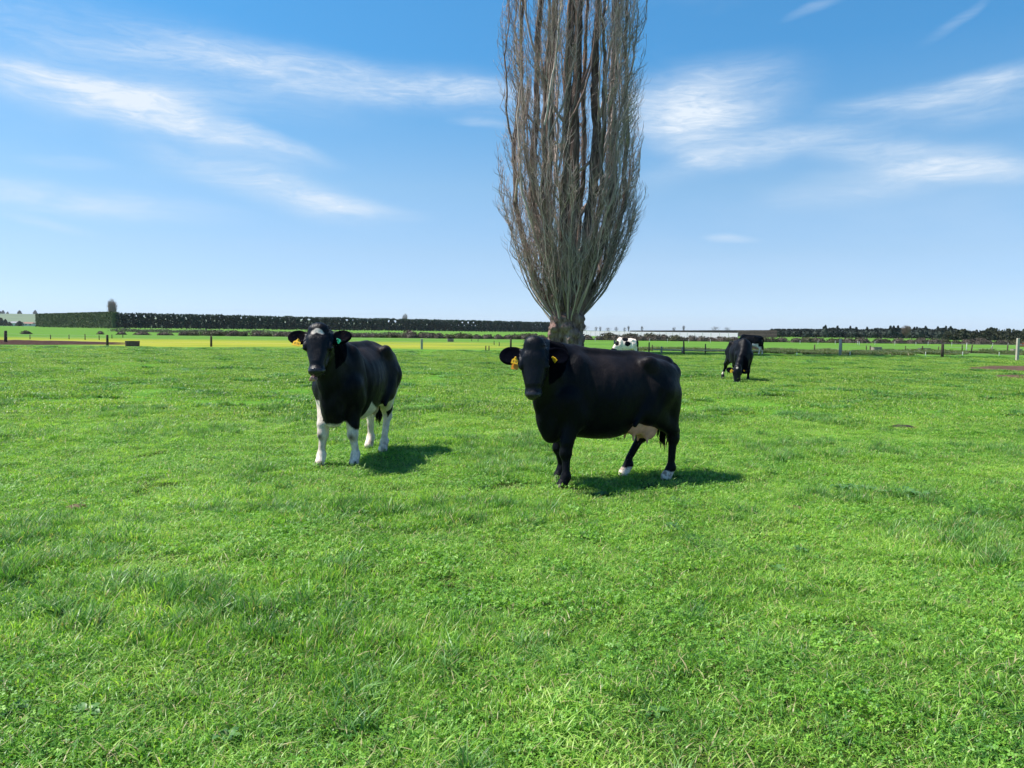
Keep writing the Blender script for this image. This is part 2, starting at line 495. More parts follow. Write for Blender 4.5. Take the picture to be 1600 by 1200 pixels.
# bare soil patches: low mounds of churned earth
def mud_mat(col):
    t = NT('churned_soil'); p = t.pos()
    n = t.noise(p, 2.2, 6, .7); f_ = t.noise(p, 11, 4, .7)
    d = tuple(c*.45 for c in col); l = tuple(c*1.35 for c in col)
    t.set(Base_Color=t.ramp(n, [(.32, d), (.5, col), (.68, l)]), Roughness=.95, Specular_IOR_Level=.03, Normal=t.bump(t.math('ADD', n, t.math('MULTIPLY', f_, .4)), .9, .12))
    return t.m
def soil(name, cx, cy, rx, ry, hgt, mat, label, seed, rough=.5):
    nr, na = 22, 64
    V = []
    for i in range(nr + 1):
        r_ = i / nr
        for k in range(na):
            a = 2*math.pi*k/na
            wob = 1 + rough*(float(fbm(np.array([math.cos(a)*2.2 + seed]), np.array([math.sin(a)*2.2 + seed]), 0)[0]) - .5)*2
            x, y = cx + rx*r_*wob*math.cos(a), cy + ry*r_*wob*math.sin(a)
            z = tz(x, y) + .004 + hgt*(1 - r_**2)*(.35 + 1.3*float(fbm(np.array([x*.7]), np.array([y*.7]), seed)[0])) - .06*(r_ > .97)
            V.append((x, y, z))
    F = []
    for i in range(nr):
        for k in range(na):
            F.append((i*na+k, (i+1)*na+k, (i+1)*na+(k+1) % na, i*na+(k+1) % na))
    o = link(name, mesh_np(name, np.array(V), np.array(F), mat, True))
    tag(o, kind='structure'); return o
M_MUD1 = mud_mat((.060, .033, .028)); M_MUD2 = mud_mat((.105, .068, .050))
a, b = G(-70, 534), G(172, 540)
soil('bare_soil', -49.5, 66.5, 17.5, 7.5, .16, M_MUD1, '', 3.0, .35)
soil('bare_soil', 24.4, 35.4, 4.2, 3.2, .07, M_MUD2, '', 7.0)
soil('bare_soil', 19.7, 28.3, 2.6, 1.6, .07, M_MUD2, '', 12.0)
MUDS = [(-49.5, 66.5, 17.5, 7.5), (24.4, 35.4, 4.0, 3.0), (19.7, 28.3, 2.4, 1.45)]

# ------------------------------------------------------------------ foliage helpers
def leaf_cloud(pts, size, rs, flat=0.0):
    """one quad per point, randomly turned"""
    n = len(pts); u = rs.normal(size=(n, 3)); u /= np.linalg.norm(u, axis=1, keepdims=True)
    w = rs.normal(size=(n, 3)); w -= u*(u*w).sum(1, keepdims=True); w /= np.linalg.norm(w, axis=1, keepdims=True)
    s = (size*rs.uniform(.55, 1.3, n))[:, None]
    a, b = u*s, w*s*.62
    V = np.stack([pts-a, pts-b*1.0+a*.1, pts+a, pts+b+a*.1], 1).reshape(-1, 3)
    F = np.arange(4*n).reshape(-1, 4)
    return V, F
def leaf_mat(name, cols, rough=.7, trans=.25):
    t = NT(name); oi = t.n('ShaderNodeObjectInfo')
    g = t.n('ShaderNodeNewGeometry')
    ri = g.outputs['Random Per Island']
    n = t.noise(g.outputs['Position'], .45, 4, .6)
    f_ = t.math('ADD', t.math('MULTIPLY', ri, .55), t.math('MULTIPLY', n, .45))
    c = t.ramp(f_, [(.22 + .56*i/(len(cols)-1), c_) for i, c_ in enumerate(cols)])
    c = t.mix(1, c, t.ramp(oi.outputs['Random'], [(0, (.75, .8, .8)), (1, (1.25, 1.2, 1.15))]), 'MULTIPLY')
    t.set(Base_Color=c, Roughness=rough); t.b.inputs['Specular IOR Level'].default_value = .25
    if trans: t.translucent(c, trans)
    return t.m
M_HEDGE = leaf_mat('trimmed_hedge_foliage', [(.034, .060, .018), (.058, .096, .028), (.085, .125, .040)], trans=.15)
M_CONIF = leaf_mat('conifer_foliage', [(.010, .030, .022), (.022, .052, .032), (.038, .074, .040)], trans=.12)
M_SHRUB = leaf_mat('bare_shrub_twigs', [(.045, .036, .030), (.085, .068, .055), (.13, .11, .085)], trans=.1)
M_SHRUB2 = leaf_mat('olive_shrub_foliage', [(.035, .040, .018), (.065, .066, .032), (.10, .095, .050)], trans=.15)
M_BUSH = leaf_mat('dark_bush_foliage', [(.018, .026, .014), (.034, .044, .022), (.060, .066, .034)], trans=.12)
M_BARK = simple_mat('far_bark', (.12, .10, .085), rough=.9, scale=3)

def join_arrays(parts):
    V = []; F = []; n = 0
    for v, f in parts:
        V.append(v); F.append(f + n); n += len(v)
    return np.concatenate(V), np.concatenate(F)

def crown_points(n, fn, rs):
    out = []
    while len(out) < n:
        p = rs.uniform(-1, 1, (n*3, 3)); k = fn(p); out += list(p[k])
    return np.array(out[:n])

# a trimmed shelter hedge (the lit run on the left)
def hedge_run(name, a, b, hgt, thick, label):
    a = np.array(a, float); b = np.array(b, float); L = np.linalg.norm(b - a); d = (b - a)/L; nrm_ = np.array((d[1], -d[0]))
    rs = np.random.default_rng(11)
    root = empty(name, (a[0], a[1], 0))
    n = int(L*hgt*9)
    s = rs.uniform(0, L, n); z = rs.uniform(.3, hgt, n)
    side = np.where(rs.random(n) < .5, 1, -1)
    colm = .35*np.sin(s*1.9) + .5*(vnoise(s*.35, z*.2, 1) - .5)
    off = side*(thick/2 + colm*.5 + rs.normal(0, .12, n))
    top = rs.random(n) < .22
    z = np.where(top, hgt + .25*(vnoise(s*.5, off, 2) - .5) + rs.normal(0, .12, n), z); off = np.where(top, rs.uniform(-thick/2, thick/2, n), off)
    pts = np.stack([d[0]*s + nrm_[0]*off, d[1]*s + nrm_[1]*off, z], 1)
    V, F = leaf_cloud(pts, .42, rs)
    lv = link('foliage', mesh_np('foliage', V, F, M_HEDGE), root); lv['kind'] = 'stuff'
    m = MB()
    c = []
    for q in (0, 1):
        e = d*L*q
        for sgn in (1, -1):
            for zz in (.6, hgt - .3):
                c.append((e[0] + nrm_[0]*sgn*(thick/2 - .35), e[1] + nrm_[1]*sgn*(thick/2 - .35), zz))
    m.add(c, [(0, 1, 3, 2), (4, 6, 7, 5), (0, 4, 5, 1), (2, 3, 7, 6), (1, 5, 7, 3), (0, 2, 6, 4)])
    m.build('branches', M_HEDGE, root)
    m = MB()
    k = 1.0
    while k < L - 1:
        x_, y_ = d*k; m.tube([(x_, y_, 0), (x_, y_, 1.2)], [.16, .12], 5, False); k += 3.2
    m.build('trunks', M_BARK, root)['kind'] = 'stuff'
    tag(root, label, 'hedge'); return root

def hp(px, d): return (X(px, d), d)
hedge_run('trimmed_hedge', hp(181, 430), hp(61, 545), 9.1, 4.0, 'tall green trimmed shelter hedge, the sunlit end run at the far left')

# row of closely planted conifers forming the long dark shelterbelt
def conifer_column(seed, w=3.1, dpt=1.9, hgt=8.9, n=1000):
    rs = np.random.default_rng(seed)
    z = rs.uniform(.6, hgt, n); a = rs.uniform(0, 2*np.pi, n)
    prof = (.66 + .34*np.sin(z*1.3 + seed)*np.sin(z*.7 + 2*seed)) * np.where(z > hgt - 1.2, .92, 1.0)
    prof = np.clip(prof + .34*(z < hgt*.5) + .30*(z > hgt - 1.0) + .22, .55, 1.1)
    r_ = np.sqrt(rs.uniform(.25, 1.0, n))
    pts = np.stack([np.cos(a)*r_*w*prof, np.sin(a)*r_*dpt*prof, z + .3*rs.normal(size=n)*.5], 1)
    V, F = leaf_cloud(pts, .62, rs)
    crown = mesh_np('crown', V, F, M_CONIF)
    m = MB(); m.tube([(0, 0, 0), (0, 0, hgt*.8)], [.25, .10], 6)
    me = bpy.data.meshes.new('trunk'); me.from_pydata(np.concatenate(m.v).tolist(), [], m.f); me.materials.append(M_BARK)
    return crown, me
def make_tree(name, crown, trunk, label, cat, group, loc, s=(1, 1, 1), rz=0):
    r_ = empty(name, loc, rz); r_.scale = s
    link('crown', crown, r_); link('trunk', trunk, r_)
    tag(r_, label, cat, group); return r_
cols = [conifer_column(s_) for s_ in (2, 5, 9, 14, 23)]
A = np.array(hp(186, 432)); B = np.array(hp(862, 668)); nT = 62
for i in range(nT):
    t_ = i/(nT-1); c = A + (B - A)*t_
    cr, tr = cols[random.randrange(5)]
    make_tree('shelterbelt_tree', cr, tr, 'dark conifer in the long clipped shelterbelt row on the horizon', 'tree', 'conifers of the long dark shelterbelt',
              (c[0], c[1] + random.uniform(-.4, .4), 0), (random.uniform(.86, 1.05), 1, random.uniform(.955, 1.015)), math.atan2(*(B - A)[::-1]) + random.choice((0, math.pi)))

# ------------------------------------------------------------------ shrubs
def shrub_mesh(seed, mat, n=420, w=1.1, hgt=1.0, leaf=.10, twig=True):
    rs = np.random.default_rng(seed)
    u = rs.normal(size=(n, 3)); u /= np.linalg.norm(u, axis=1, keepdims=True); u[:, 2] = np.abs(u[:, 2])
    r_ = rs.uniform(.55, 1.0, n)**.5
    lump = .8 + .4*vnoise(u[:, 0]*2 + seed, u[:, 1]*2, u[:, 2]*2)
    pts = u*r_[:, None]*lump[:, None]*np.array((w, w*.85, hgt)) 
    V, F = leaf_cloud(pts, leaf, rs)
    if twig:   # fine upright twigs round the rim
        k = 130
        p0 = pts[:k]*.8; dd = np.stack([rs.normal(0, .10, k), rs.normal(0, .10, k), rs.uniform(.15, .35, k)], 1)
        w_ = .012
        tv = np.stack([p0 + (-w_, 0, 0), p0 + (w_, 0, 0), p0 + dd + (w_*.4, 0, 0), p0 + dd - (w_*.4, 0, 0)], 1).reshape(-1, 3)
        V, F = join_arrays([(V, F), (tv, np.arange(4*k).reshape(-1, 4))])
    core = uvsphere(1, 10, 6)[0]*np.array((w*.72, w*.62, hgt*.78)); core[:, 2] = np.maximum(core[:, 2], 0)
    return V, F, core
def shrub_set(mat, seeds, **kw):
    out = []
    for s_ in seeds:
        V, F, core = shrub_mesh(s_, mat, **kw)
        me = mesh_np('foliage', V, F, mat)
        m = MB(); cv, cf = uvsphere(1, 10, 6); m.add(core, cf)
        mc = bpy.data.meshes.new('branches'); mc.from_pydata(np.concatenate(m.v).tolist(), [], m.f); mc.materials.append(mat)
        out.append((me, mc))
    return out
SH_A = shrub_set(M_SHRUB, (1, 2, 3, 4)); SH_B = shrub_set(M_SHRUB2, (11, 12, 13)); SH_C = shrub_set(M_BUSH, (21, 22, 23), leaf=.16, n=520)
def put_shrub(name, st, loc, s, label, cat, group):
    r_ = empty(name, loc, random.uniform(0, 6.28)); r_.scale = s
    f_, b_ = random.choice(st); link('foliage', f_, r_); link('branches', b_, r_)
    tag(r_, label, cat, group); return r_
x_ = X(292, 133); i = 0
while x_ < 104:
    olive = (random.random() < .25)
    s_ = random.uniform(.78, 1.12)
    put_shrub('hedgerow_shrub', SH_B if olive else SH_A, (x_, 133 + random.uniform(-1.2, 1.2), 0), (1.35*s_, 1.2*s_, s_*random.uniform(.82, 1.1)),
              'low grey-brown shrub in the rough hedgerow running along the back of the paddock', 'shrub', 'shrubs of the long low hedgerow')
    x_ += random.uniform(1.25, 1.9)
for px, hw_, hh_, lab in ((950, 1.6, 1.5, 'rounded olive shrub in front of the white windbreak, nearest the poplar'), (986, 1.9, 1.35, 'rounded olive shrub in front of the white windbreak, second from the poplar'),
                    (1014, 2.3, 1.45, 'widest rounded olive shrub in front of the white windbreak'), (640, 2.6, 1.35, 'tall grey shrub rising from the hedgerow below a bare treetop')):
    put_shrub('round_shrub', SH_B if px > 700 else SH_A, (X(px, 135), 135, 0), (hw_, 1.4, hh_), lab, 'shrub', None)
for px, w_, y_, lab in ((41, 10, 522, 'small dark round bush, the leftmost one in the far green field'), (157, 9, 522.5, 'small brown bush below the middle of the trimmed hedge'), (190, 14, 523, 'brown bush below the corner of the trimmed hedge'),
                   (222, 26, 523.5, 'wide low brown bush just right of the hedge corner'), (257, 24, 524, 'wide low brown bush at the left end of the hedgerow')):
    g_ = G(px, y_); put_shrub('field_bush', SH_A, (g_.x, g_.y, 0), (w_*g_.y/1202/2.0, 1.0, .62), lab, 'shrub', None)
# greyer line of rank growth behind, left
rs = np.random.default_rng(4); n = 9000
s_ = rs.uniform(0, 1, n); pa = np.array(hp(176, 200)); pb = np.array(hp(640, 160))
q = pa + (pb - pa)*s_[:, None]; q += rs.normal(0, .8, q.shape)
V, F = leaf_cloud(np.stack([q[:, 0], q[:, 1], rs.uniform(.05, .75, n)*(.6 + .8*vnoise(q[:, 0]*.3, q[:, 1]*.3))], 1), .15, rs)
o = link('rank_grass', mesh_np('rank_grass', V, F, leaf_mat('dry_rank_grass', [(.09, .09, .06), (.14, .14, .10), (.20, .19, .15)])))
tag(o, 'pale dry rank growth along the foot of the long shelterbelt', 'tall grass', kind='stuff')

# ------------------------------------------------------------------ bare trees far off
def bare_tree(seed, hgt, w, upright=.5, nb=46, mat=None):
    rs = random.Random(seed); VV = []; FF = []; n = 0
    def tube(p, r_, sd):
        nonlocal n
        v, f = tube_arr(np.array(p), np.array(r_), sd); VV.append(v); FF.append(f + n); n += len(v)
    tr = [(0, 0, 0), (.02*w, 0, hgt*.35), (0, 0, hgt*.7), (0, 0, hgt*.95)]
    tube(tr, [hgt*.022, hgt*.016, hgt*.009, .02], 5)
    for k in range(nb):
        t_ = rs.uniform(.12, .9); a = rs.uniform(0, 6.28); z0 = hgt*t_*.9
        env = w*.5*math.sin(math.pi*min(1, (t_*.80 + .22)))**.8
        L = hgt*(1 - t_)*.55 + .1*hgt
        o = env*rs.uniform(.5, 1)
        p = [(0, 0, z0), (o*.55*math.cos(a), o*.55*math.sin(a), z0 + L*.35), (o*.9*math.cos(a), o*.9*math.sin(a), z0 + L*(.5 + upright*.3)), (o*math.cos(a), o*math.sin(a), min(hgt, z0 + L))]
        tube(p, [hgt*.008, hgt*.006, hgt*.004, hgt*.002], 3)
        for j in range(5):
            i0 = rs.randrange(1, 4); q0 = p[i0]
            q1 = (q0[0] + rs.uniform(-.16, .16)*w, q0[1] + rs.uniform(-.16, .16)*w, q0[2] + rs.uniform(.05, .16)*hgt)
            tube([q0, q1], [hgt*.004, hgt*.0015], 3)
    return mesh_np('branches', np.concatenate(VV), np.concatenate(FF), mat)
M_TWIGF = simple_mat('far_bare_twigs', (.24, .19, .165), rough=.9, scale=1)
M_TWIGD = simple_mat('dark_bare_twigs', (.12, .10, .10), rough=.9, scale=1)
def put_bare(px, d, ytop, wpx, label, up=.6, mat=M_TWIGD, seed=1, nb=46):
    yh = 516 + (px - 800)*.01125
    hgt = 1.55 + (yh - ytop)/1202*d; w = wpx*d/1202
    o = link('bare_tree', bare_tree(seed, hgt, w, up, nb, mat), None, (X(px, d), d, 0)); tag(o, label, 'tree'); return o
put_bare(176, 560, 470, 16, 'tall pale bare tree rising behind the corner of the trimmed hedge', .9, M_TWIGF, 3, 110)
put_bare(633, 760, 491.5, 9, 'bare treetop above the middle of the long dark shelterbelt', .9, M_TWIGF, 4, 60)
for px, yt, w_, up, lab in ((913, 508, 16, .2, 'spreading bare tree on the skyline just right of the poplar trunk'), (931, 511, 6, .8, 'thin bare tree on the skyline, second right of the poplar'),
        (938, 510.5, 5, .8, 'thin bare tree on the skyline, third right of the poplar'), (950, 512, 12, .1, 'low wide bare tree on the skyline above the white windbreak'),
        (963, 511, 8, .4, 'round bare tree above the white windbreak'), (976, 512, 6, .5, 'small bare tree left of a slender one above the windbreak'),
        (982, 509.5, 5, 1, 'slender bare poplar above the back of the white and black cow'), (1003, 510, 5, 1, 'slender bare poplar where the dark far line begins'),
        (1053, 511, 6, .6, 'small bare tree above the dark far line'), (1068, 509, 5, 1, 'tallest slender bare poplar above the dark far line'),
        (1118, 510.5, 18, .1, 'wide faint bare tree left of the half hidden cow'), (1136, 511.5, 14, .1, 'wide faint bare tree nearest the half hidden cow')):
    put_bare(px, 620, yt, w_, lab, up, M_TWIGD, int(px), 40)

# ------------------------------------------------------------------ white windbreak, slatted windbreak
t = NT('windbreak_cloth'); t.set(Base_Color=(.78, .74, .78), Roughness=.8); t.translucent((.86, .82, .86), .6); M_CLOTH = t.m
M_GALV = simple_mat('grey_post', (.40, .41, .40), rough=.7, scale=4)
wa, wb = np.array(hp(904, 235)), np.array(hp(1153, 152))
root = empty('white_windbreak', (wa[0], wa[1], 0), math.atan2(wb[1] - wa[1], wb[0] - wa[0]))
xe = float(np.linalg.norm(wb - wa)); npn = 26
for k in range(npn):
    a0 = xe*k/npn; a1 = xe*(k+1)/npn
    m = MB(); m.box((a0 + .06, -.02, .12), (a1 - .06, .02, 1.52)); m.build('panel', M_CLOTH, root)
for k in range(npn + 1):
    m = MB(); m.box((xe*k/npn - .06, -.07, 0), (xe*k/npn + .06, .05, 1.60)); m.build('post', M_GALV, root)
tag(root, 'long white cloth windbreak across the back of the field right of the poplar', 'fence')
M_SLAT = simple_mat('brown_slats', (.115, .082, .072), rough=.9, var=.5, scale=2)
root = empty('slatted_windbreak', (0, 0, 0))
pa = np.array(hp(1214, 262)); pb = np.array(hp(985, 820)); m = MB(); L = np.linalg.norm(pb - pa); k = 0; dd = (pb - pa)/L
while k < L:
    c = pa + dd*k; wd = .10 if k < 60 else .5
    m.box((c[0] - wd, c[1] - .05, 0), (c[0] + wd, c[1] + .05, 2.55 + .12*random.random())); k += .55 if k < 60 else 1.3
m.build('slats', M_SLAT, root)['kind'] = 'stuff'
m = MB(); 
for zz in (1.0, 2.2):
    m.tube([(pa[0], pa[1] + .1, zz), (pb[0], pb[1] + .1, zz)], [.06, .06], 4)
m.build('rails', M_SLAT, root)
tag(root, 'tall brown slatted windbreak receding behind the white cloth one', 'fence')

# ------------------------------------------------------------------ wood on the right
def conifer_blob(seed, mat, w=1.9, hgt=5, n=420, cone=.5, leaf=.36):
    rs = np.random.default_rng(seed)
    z = rs.uniform(.0, 1, n)**.9; a = rs.uniform(0, 6.28, n)
    prof = (1 - z**2.2)*(1 - cone) + (1 - z)*cone + .06
    r_ = np.sqrt(rs.uniform(.3, 1, n))*prof*w*(.8 + .45*vnoise(np.cos(a)*1.5 + seed, np.sin(a)*1.5, z*4))
    V, F = leaf_cloud(np.stack([np.cos(a)*r_, np.sin(a)*r_, .25 + z*hgt], 1), leaf, rs)
    cv, cf = uvsphere(1, 8, 6); cv = cv*np.array((w*.66, w*.66, hgt*.42)) + (0, 0, hgt*.42)
    cq = np.array([f if len(f) == 4 else (*f, f[2]) for f in cf if len(f) == 4])
    V, F = join_arrays([(V, F), (cv, cq)])
    crown = mesh_np('crown', V, F, mat)
    m = MB(); m.tube([(0, 0, 0), (0, 0, hgt*.6)], [.2, .1], 6)
    me = bpy.data.meshes.new('trunk'); me.from_pydata(np.concatenate(m.v).tolist(), [], m.f); me.materials.append(M_BARK)
    return crown, me
M_PINE = leaf_mat('pine_foliage', [(.012, .020, .018), (.020, .034, .028), (.036, .052, .038)], trans=.1)
cf_r = [conifer_blob(s_, M_PINE, 2.3, 5.0, 380, .25) for s_ in (1, 4, 7)]
cf_p = [conifer_blob(s_, M_PINE, 1.3, 5.0, 300, .85) for s_ in (3, 8)]
px = 1206.0; random.seed(21)
while px < 1500:
    yt = 514.2 if px < 1268 else 515.5 - 2.2*float(vnoise(np.array([px*.07]), np.array([1.0]))[0])*1.6
    pt = (px > 1268 and random.random() < .13)
    if px > 1440: yt += 1.0
    d = random.uniform(300, 330); yh = 516 + (px - 800)*.01125
    hgt = 1.55 + (yh - yt)/1202*d + (.8 if pt else 0)
    cr, tr = random.choice(cf_p if pt else cf_r)
    make_tree('pine_tree', cr, tr, 'pointed dark pine standing above its neighbours in the far wood' if pt else 'rounded dark pine in the far wood on the right',
              'tree', 'pointed pines of the far wood' if pt else 'rounded pines of the far wood', (X(px, d), d, 0), (random.uniform(.9, 1.4), random.uniform(.9, 1.3), hgt/5.1), random.uniform(0, 6))
    px += random.uniform(3.0, 5.2)
for px, yt in ((1289.5, 508.8), (1391, 509.6), (1396, 509.8), (1485, 510.5)):
    d = 296; yh = 516 + (px - 800)*.01125; hgt = 1.55 + (yh - yt)/1202*d; cr, tr = cf_p[0]
    make_tree('pine_tree', cr, tr, 'pointed dark pine standing above its neighbours in the far wood', 'tree', 'pointed pines of the far wood', (X(px, d), d, 0), (1.1, 1.1, hgt/5.1), px)
put_bare(1416, 290, 509.5, 17, 'rounded brown leafless tree among the dark pines', .2, simple_mat('brown_twigs', (.20, .145, .11), rough=.9), 9, 150)
px = 1478.0
while px < 1660:
    d = 250; yh = 516 + (px - 800)*.01125; yt = 517.2 - 3.6*min(1, max(0, (px - 1478)/60)) + (.9 if px > 1560 else 0)
    hgt = 1.55 + (yh - yt)/1202*d
    put_shrub('tall_bush', SH_C, (X(px, d), d + random.uniform(-2, 2), 0), (random.uniform(1.9, 2.6), 2.2, hgt*random.uniform(.88, 1.0)),
              'big dark rounded bush in the tall hedge at the far right', 'bush', 'bushes of the tall hedge at the far right')
    px += random.uniform(7, 11)
random.seed(5)

# ------------------------------------------------------------------ hills and the far village on the left
t = NT('hill_fields'); p = t.pos()
n1 = t.noise(p, .0045, 4, .6, (1, 3, 1)); n2 = t.noise(p, .02, 5, .7, (1, 1, 3))
c = t.ramp(n1, [(.35, (.07, .10, .045)), (.5, (.11, .16, .06)), (.62, (.08, .12, .055)), (.75, (.13, .17, .08))])
c = t.mix(t.mr(n2, .55, .66, 0, .8), c, (.030, .042, .028))
t.set(Base_Color=c, Roughness=.95)
hx = np.linspace(-4200, 900, 120); hy = np.linspace(1500, 5200, 40)
HX, HY = np.meshgrid(hx, hy, indexing='ij')
prof = np.interp(HY, [1500, 2600, 3300, 5200], [0, 20, 44, 20])
lr_ = np.interp(HX, [-4200, -1500, -900, 300, 900], [1.5, 1.05, .85, .12, 0])
HZ = prof*lr_*(.78 + .44*fbm(HX/700 + 3, HY/900, 0)) - 1.5
ii = (np.arange(119)[:, None]*40 + np.arange(39)[None, :]).ravel()
o = link('hills', mesh_np('hills', np.stack([HX.ravel(), HY.ravel(), HZ.ravel()], 1), np.stack([ii, ii+40, ii+41, ii+1], -1), t.m, True)); tag(o, kind='structure')
def hz(x, y):
    i_ = np.clip((x + 4200)/(5100/119), 0, 118); j_ = np.clip((y - 1500)/(3700/39), 0, 38); return float(HZ[int(i_), int(j_)])
M_WALLW = simple_mat('house_wall', (.62, .60, .57), rough=.8, var=.1); M_ROOFG = simple_mat('house_roof', (.22, .22, .24), rough=.6, var=.2); M_ROOFR = simple_mat('red_roof', (.26, .12, .09), rough=.7); M_GLASS = simple_mat('window_glass', (.03, .035, .045), rough=.15, spec=.6)
def house(px, d, w, dpt, hh, roofm, label):
    r_ = empty('house', (X(px, d), d, 0), 0)
    m = MB(); m.box((-w/2, 0, 0), (w/2, dpt, hh)); m.build('wall', M_WALLW, r_)
    m = MB(); e = .4; rh = hh*.55
    v = [(-w/2-e, -e, hh), (w/2+e, -e, hh), (w/2+e, dpt+e, hh), (-w/2-e, dpt+e, hh), (-w/2+1, dpt/2, hh+rh), (w/2-1, dpt/2, hh+rh)]
    m.add(v, [(0, 1, 5, 4), (1, 2, 5), (2, 3, 4, 5), (3, 0, 4), (3, 2, 1, 0)]); m.build('roof', roofm, r_)
    for k in range(max(1, int(w/5))):
        m = MB(); xx = -w/2 + (k + .5)*w/max(1, int(w/5)); m.box((xx - .8, -.05, hh*.35), (xx + .8, .02, hh*.8)); m.build('window', M_GLASS, r_)
    tag(r_, label, 'house')
for a_ in ((3, 900, 16, 9, 2.8, M_ROOFG, 'low pale house at the far left edge under the hill'), (12, 1080, 14, 9, 2.8, M_ROOFR, 'pale house with brownish roof between dark trees at the far left'),
           (22, 900, 13, 9, 3.4, M_ROOFG, 'white house with grey roof just left of the small dark tree'), (41, 930, 15, 9, 3.0, M_ROOFR, 'white house with brownish roof right of the small dark tree'),
           (50, 1250, 20, 10, 3.6, M_ROOFG, 'long pale building behind, left of the trimmed hedge'), (59, 1000, 13, 9, 3.0, M_ROOFG, 'pale house touching the left end of the trimmed hedge'),
           (30, 1300, 24, 10, 3.5, M_ROOFG, 'long pale shed on the lower slope of the hill')): house(*a_)
vt = [conifer_blob(s_, M_BUSH, 3.2, 6.5, 260, .2, .7) for s_ in (31, 33)]
k = 0
for px, d, hh, ww, lab in ((-8, 800, 8.5, 1.6, 'large dark tree at the far left edge'), (2, 820, 8.6, 1.3, 'dark tree second from the far left edge'), (9, 840, 7.0, 1.0, 'dark tree third from the far left edge'), (15, 800, 4.2, 1.0, 'low dark tree beside the white house at the far left'),
                     (31, 800, 5.2, 1.3, 'small dark tree standing alone between two pale houses'), (55, 1150, 4.5, 1.5, 'low dark tree near the left end of the trimmed hedge')):
    cr, tr = vt[k % 2]; k += 1
    make_tree('broadleaf_tree', cr, tr, lab, 'tree', None, (X(px, d), d, 0), (ww, ww, hh/6.7), k)
for px, y_, s_, lab in ((2, 3200, 2.0, 'tree clump on the hilltop at the left edge'), (6, 3250, 2.4, 'second tree clump on the hilltop from the left edge'), (13, 3200, 1.7, 'small hilltop tree clump left of the lone one'), (31.5, 3200, 2.6, 'lone taller tree on the hilltop skyline'), (56, 3250, 2.6, 'tree clump on the hilltop next to the trimmed hedge')):
    xw = X(px, y_); cr, tr = vt[k % 2]; k += 1
    make_tree('hilltop_tree', cr, tr, lab, 'tree', None, (xw, y_, hz(xw, y_) - 1), (s_*1.2, s_, s_), k)

# ------------------------------------------------------------------ fences
M_WOOD = simple_mat('weathered_post', (.26, .24, .20), rough=.9, var=.35, scale=12, stretch=(1, 1, .12), bump=.6)
M_WOODD = simple_mat('dark_post', (.085, .060, .045), rough=.9, var=.4, scale=12, stretch=(1, 1, .12), bump=.6)
M_WOODP = simple_mat('pale_post', (.46, .41, .33), rough=.85, var=.25, scale=12, stretch=(1, 1, .12), bump=.5)
M_WIRE = simple_mat('fence_wire', (.30, .30, .29), rough=.5, var=.2)
M_WHITE = simple_mat('white_marker', (.75, .75, .72), rough=.6, var=.1)
def post(root, x, y, h_, w, mat, square=False, lean=0.0, name='post', z0=None):
    z0 = tz(x, y) if z0 is None else z0
    m = MB(); rs = random.Random(x*7 + y)
    if square:
        m.box((x - w/2, y - w/2, z0 - .15), (x + w/2, y + w/2, z0 + h_), .012)
    else:
        m.tube([(x, y, z0 - .15), (x + lean*h_*.5, y, z0 + h_*.5), (x + lean*h_, y, z0 + h_ - .03), (x + lean*h_, y, z0 + h_)], [w*.52, w*.5, w*.46, w*.36], 9)
    return m.build(name, mat, root, not square)
def fence(name, posts, wires, label, sag=.02, r_=.0035):
    """posts: (px, ybase, height, width, mat, square, lean)"""
    root = empty(name, (0, 0, 0)); P_ = []
    for q in posts:
        g_ = G(q[0], q[1]); post(root, g_.x, g_.y, *q[2:]); P_.append(g_)
    for zz in wires:
        pts = []
        for a_, b_ in zip(P_[:-1], P_[1:]):
            for k in range(6):
                f_ = k/6; pts.append((a_.x + (b_.x - a_.x)*f_, a_.y + (b_.y - a_.y)*f_ - .06, zz - sag*math.sin(math.pi*f_)))
        pts.append((P_[-1].x, P_[-1].y - .06, zz))
        m = MB(); m.tube(pts, [r_]*len(pts), 4); m.build('wire', M_WIRE, root)
    tag(root, label, 'fence'); return root
fence('wire_fence', [(-90, 537, 1.05, .16, M_WOOD, False, 0), (9, 536.5, 1.05, .24, M_WOODD, False, .02), (168, 541, .86, .18, M_WOODD, False, 0), (330, 541.5, .84, .17, M_WOODD, False, .01), (495, 543.5, .85, .16, M_WOOD, False, 0),
                     (659, 546, .82, .17, M_WOODP, True, 0), (798, 548, .95, .15, M_WOODD, False, 0), (960, 550.5, .9, .14, M_WOOD, False, 0)], (.35, .60, .80),
      'wire fence on wooden posts between the near paddock and the yellowish field on the left', r_=.004)
fence('wire_fence', [(1312.5, 556, 1.18, .19, M_WOODP, False, -.01), (1472, 558.5, .92, .20, M_WOODD, False, 0), (1589, 565, 1.40, .145, M_WOODP, True, 0), (1760, 570, 1.3, .17, M_WOOD, False, 0)], (.40, .75, 1.0),
      'wire fence with two pale posts and one dark red-brown post on the right')
fence('small_post_fence', [(47, 530, .5, .09, M_WOODD, False, 0), (79, 530, .5, .10, M_WOODD, False, .02), (108, 530, .52, .09, M_WOODD, False, 0), (133, 531, .62, .10, M_WOODD, False, 0), (155, 531, .52, .09, M_WOODD, False, 0), (175, 529, .5, .09, M_WOODD, False, 0), (192, 527.5, .5, .10, M_WOODD, False, 0)], (.3,),
      'row of small dark posts beyond the bare soil on the left')
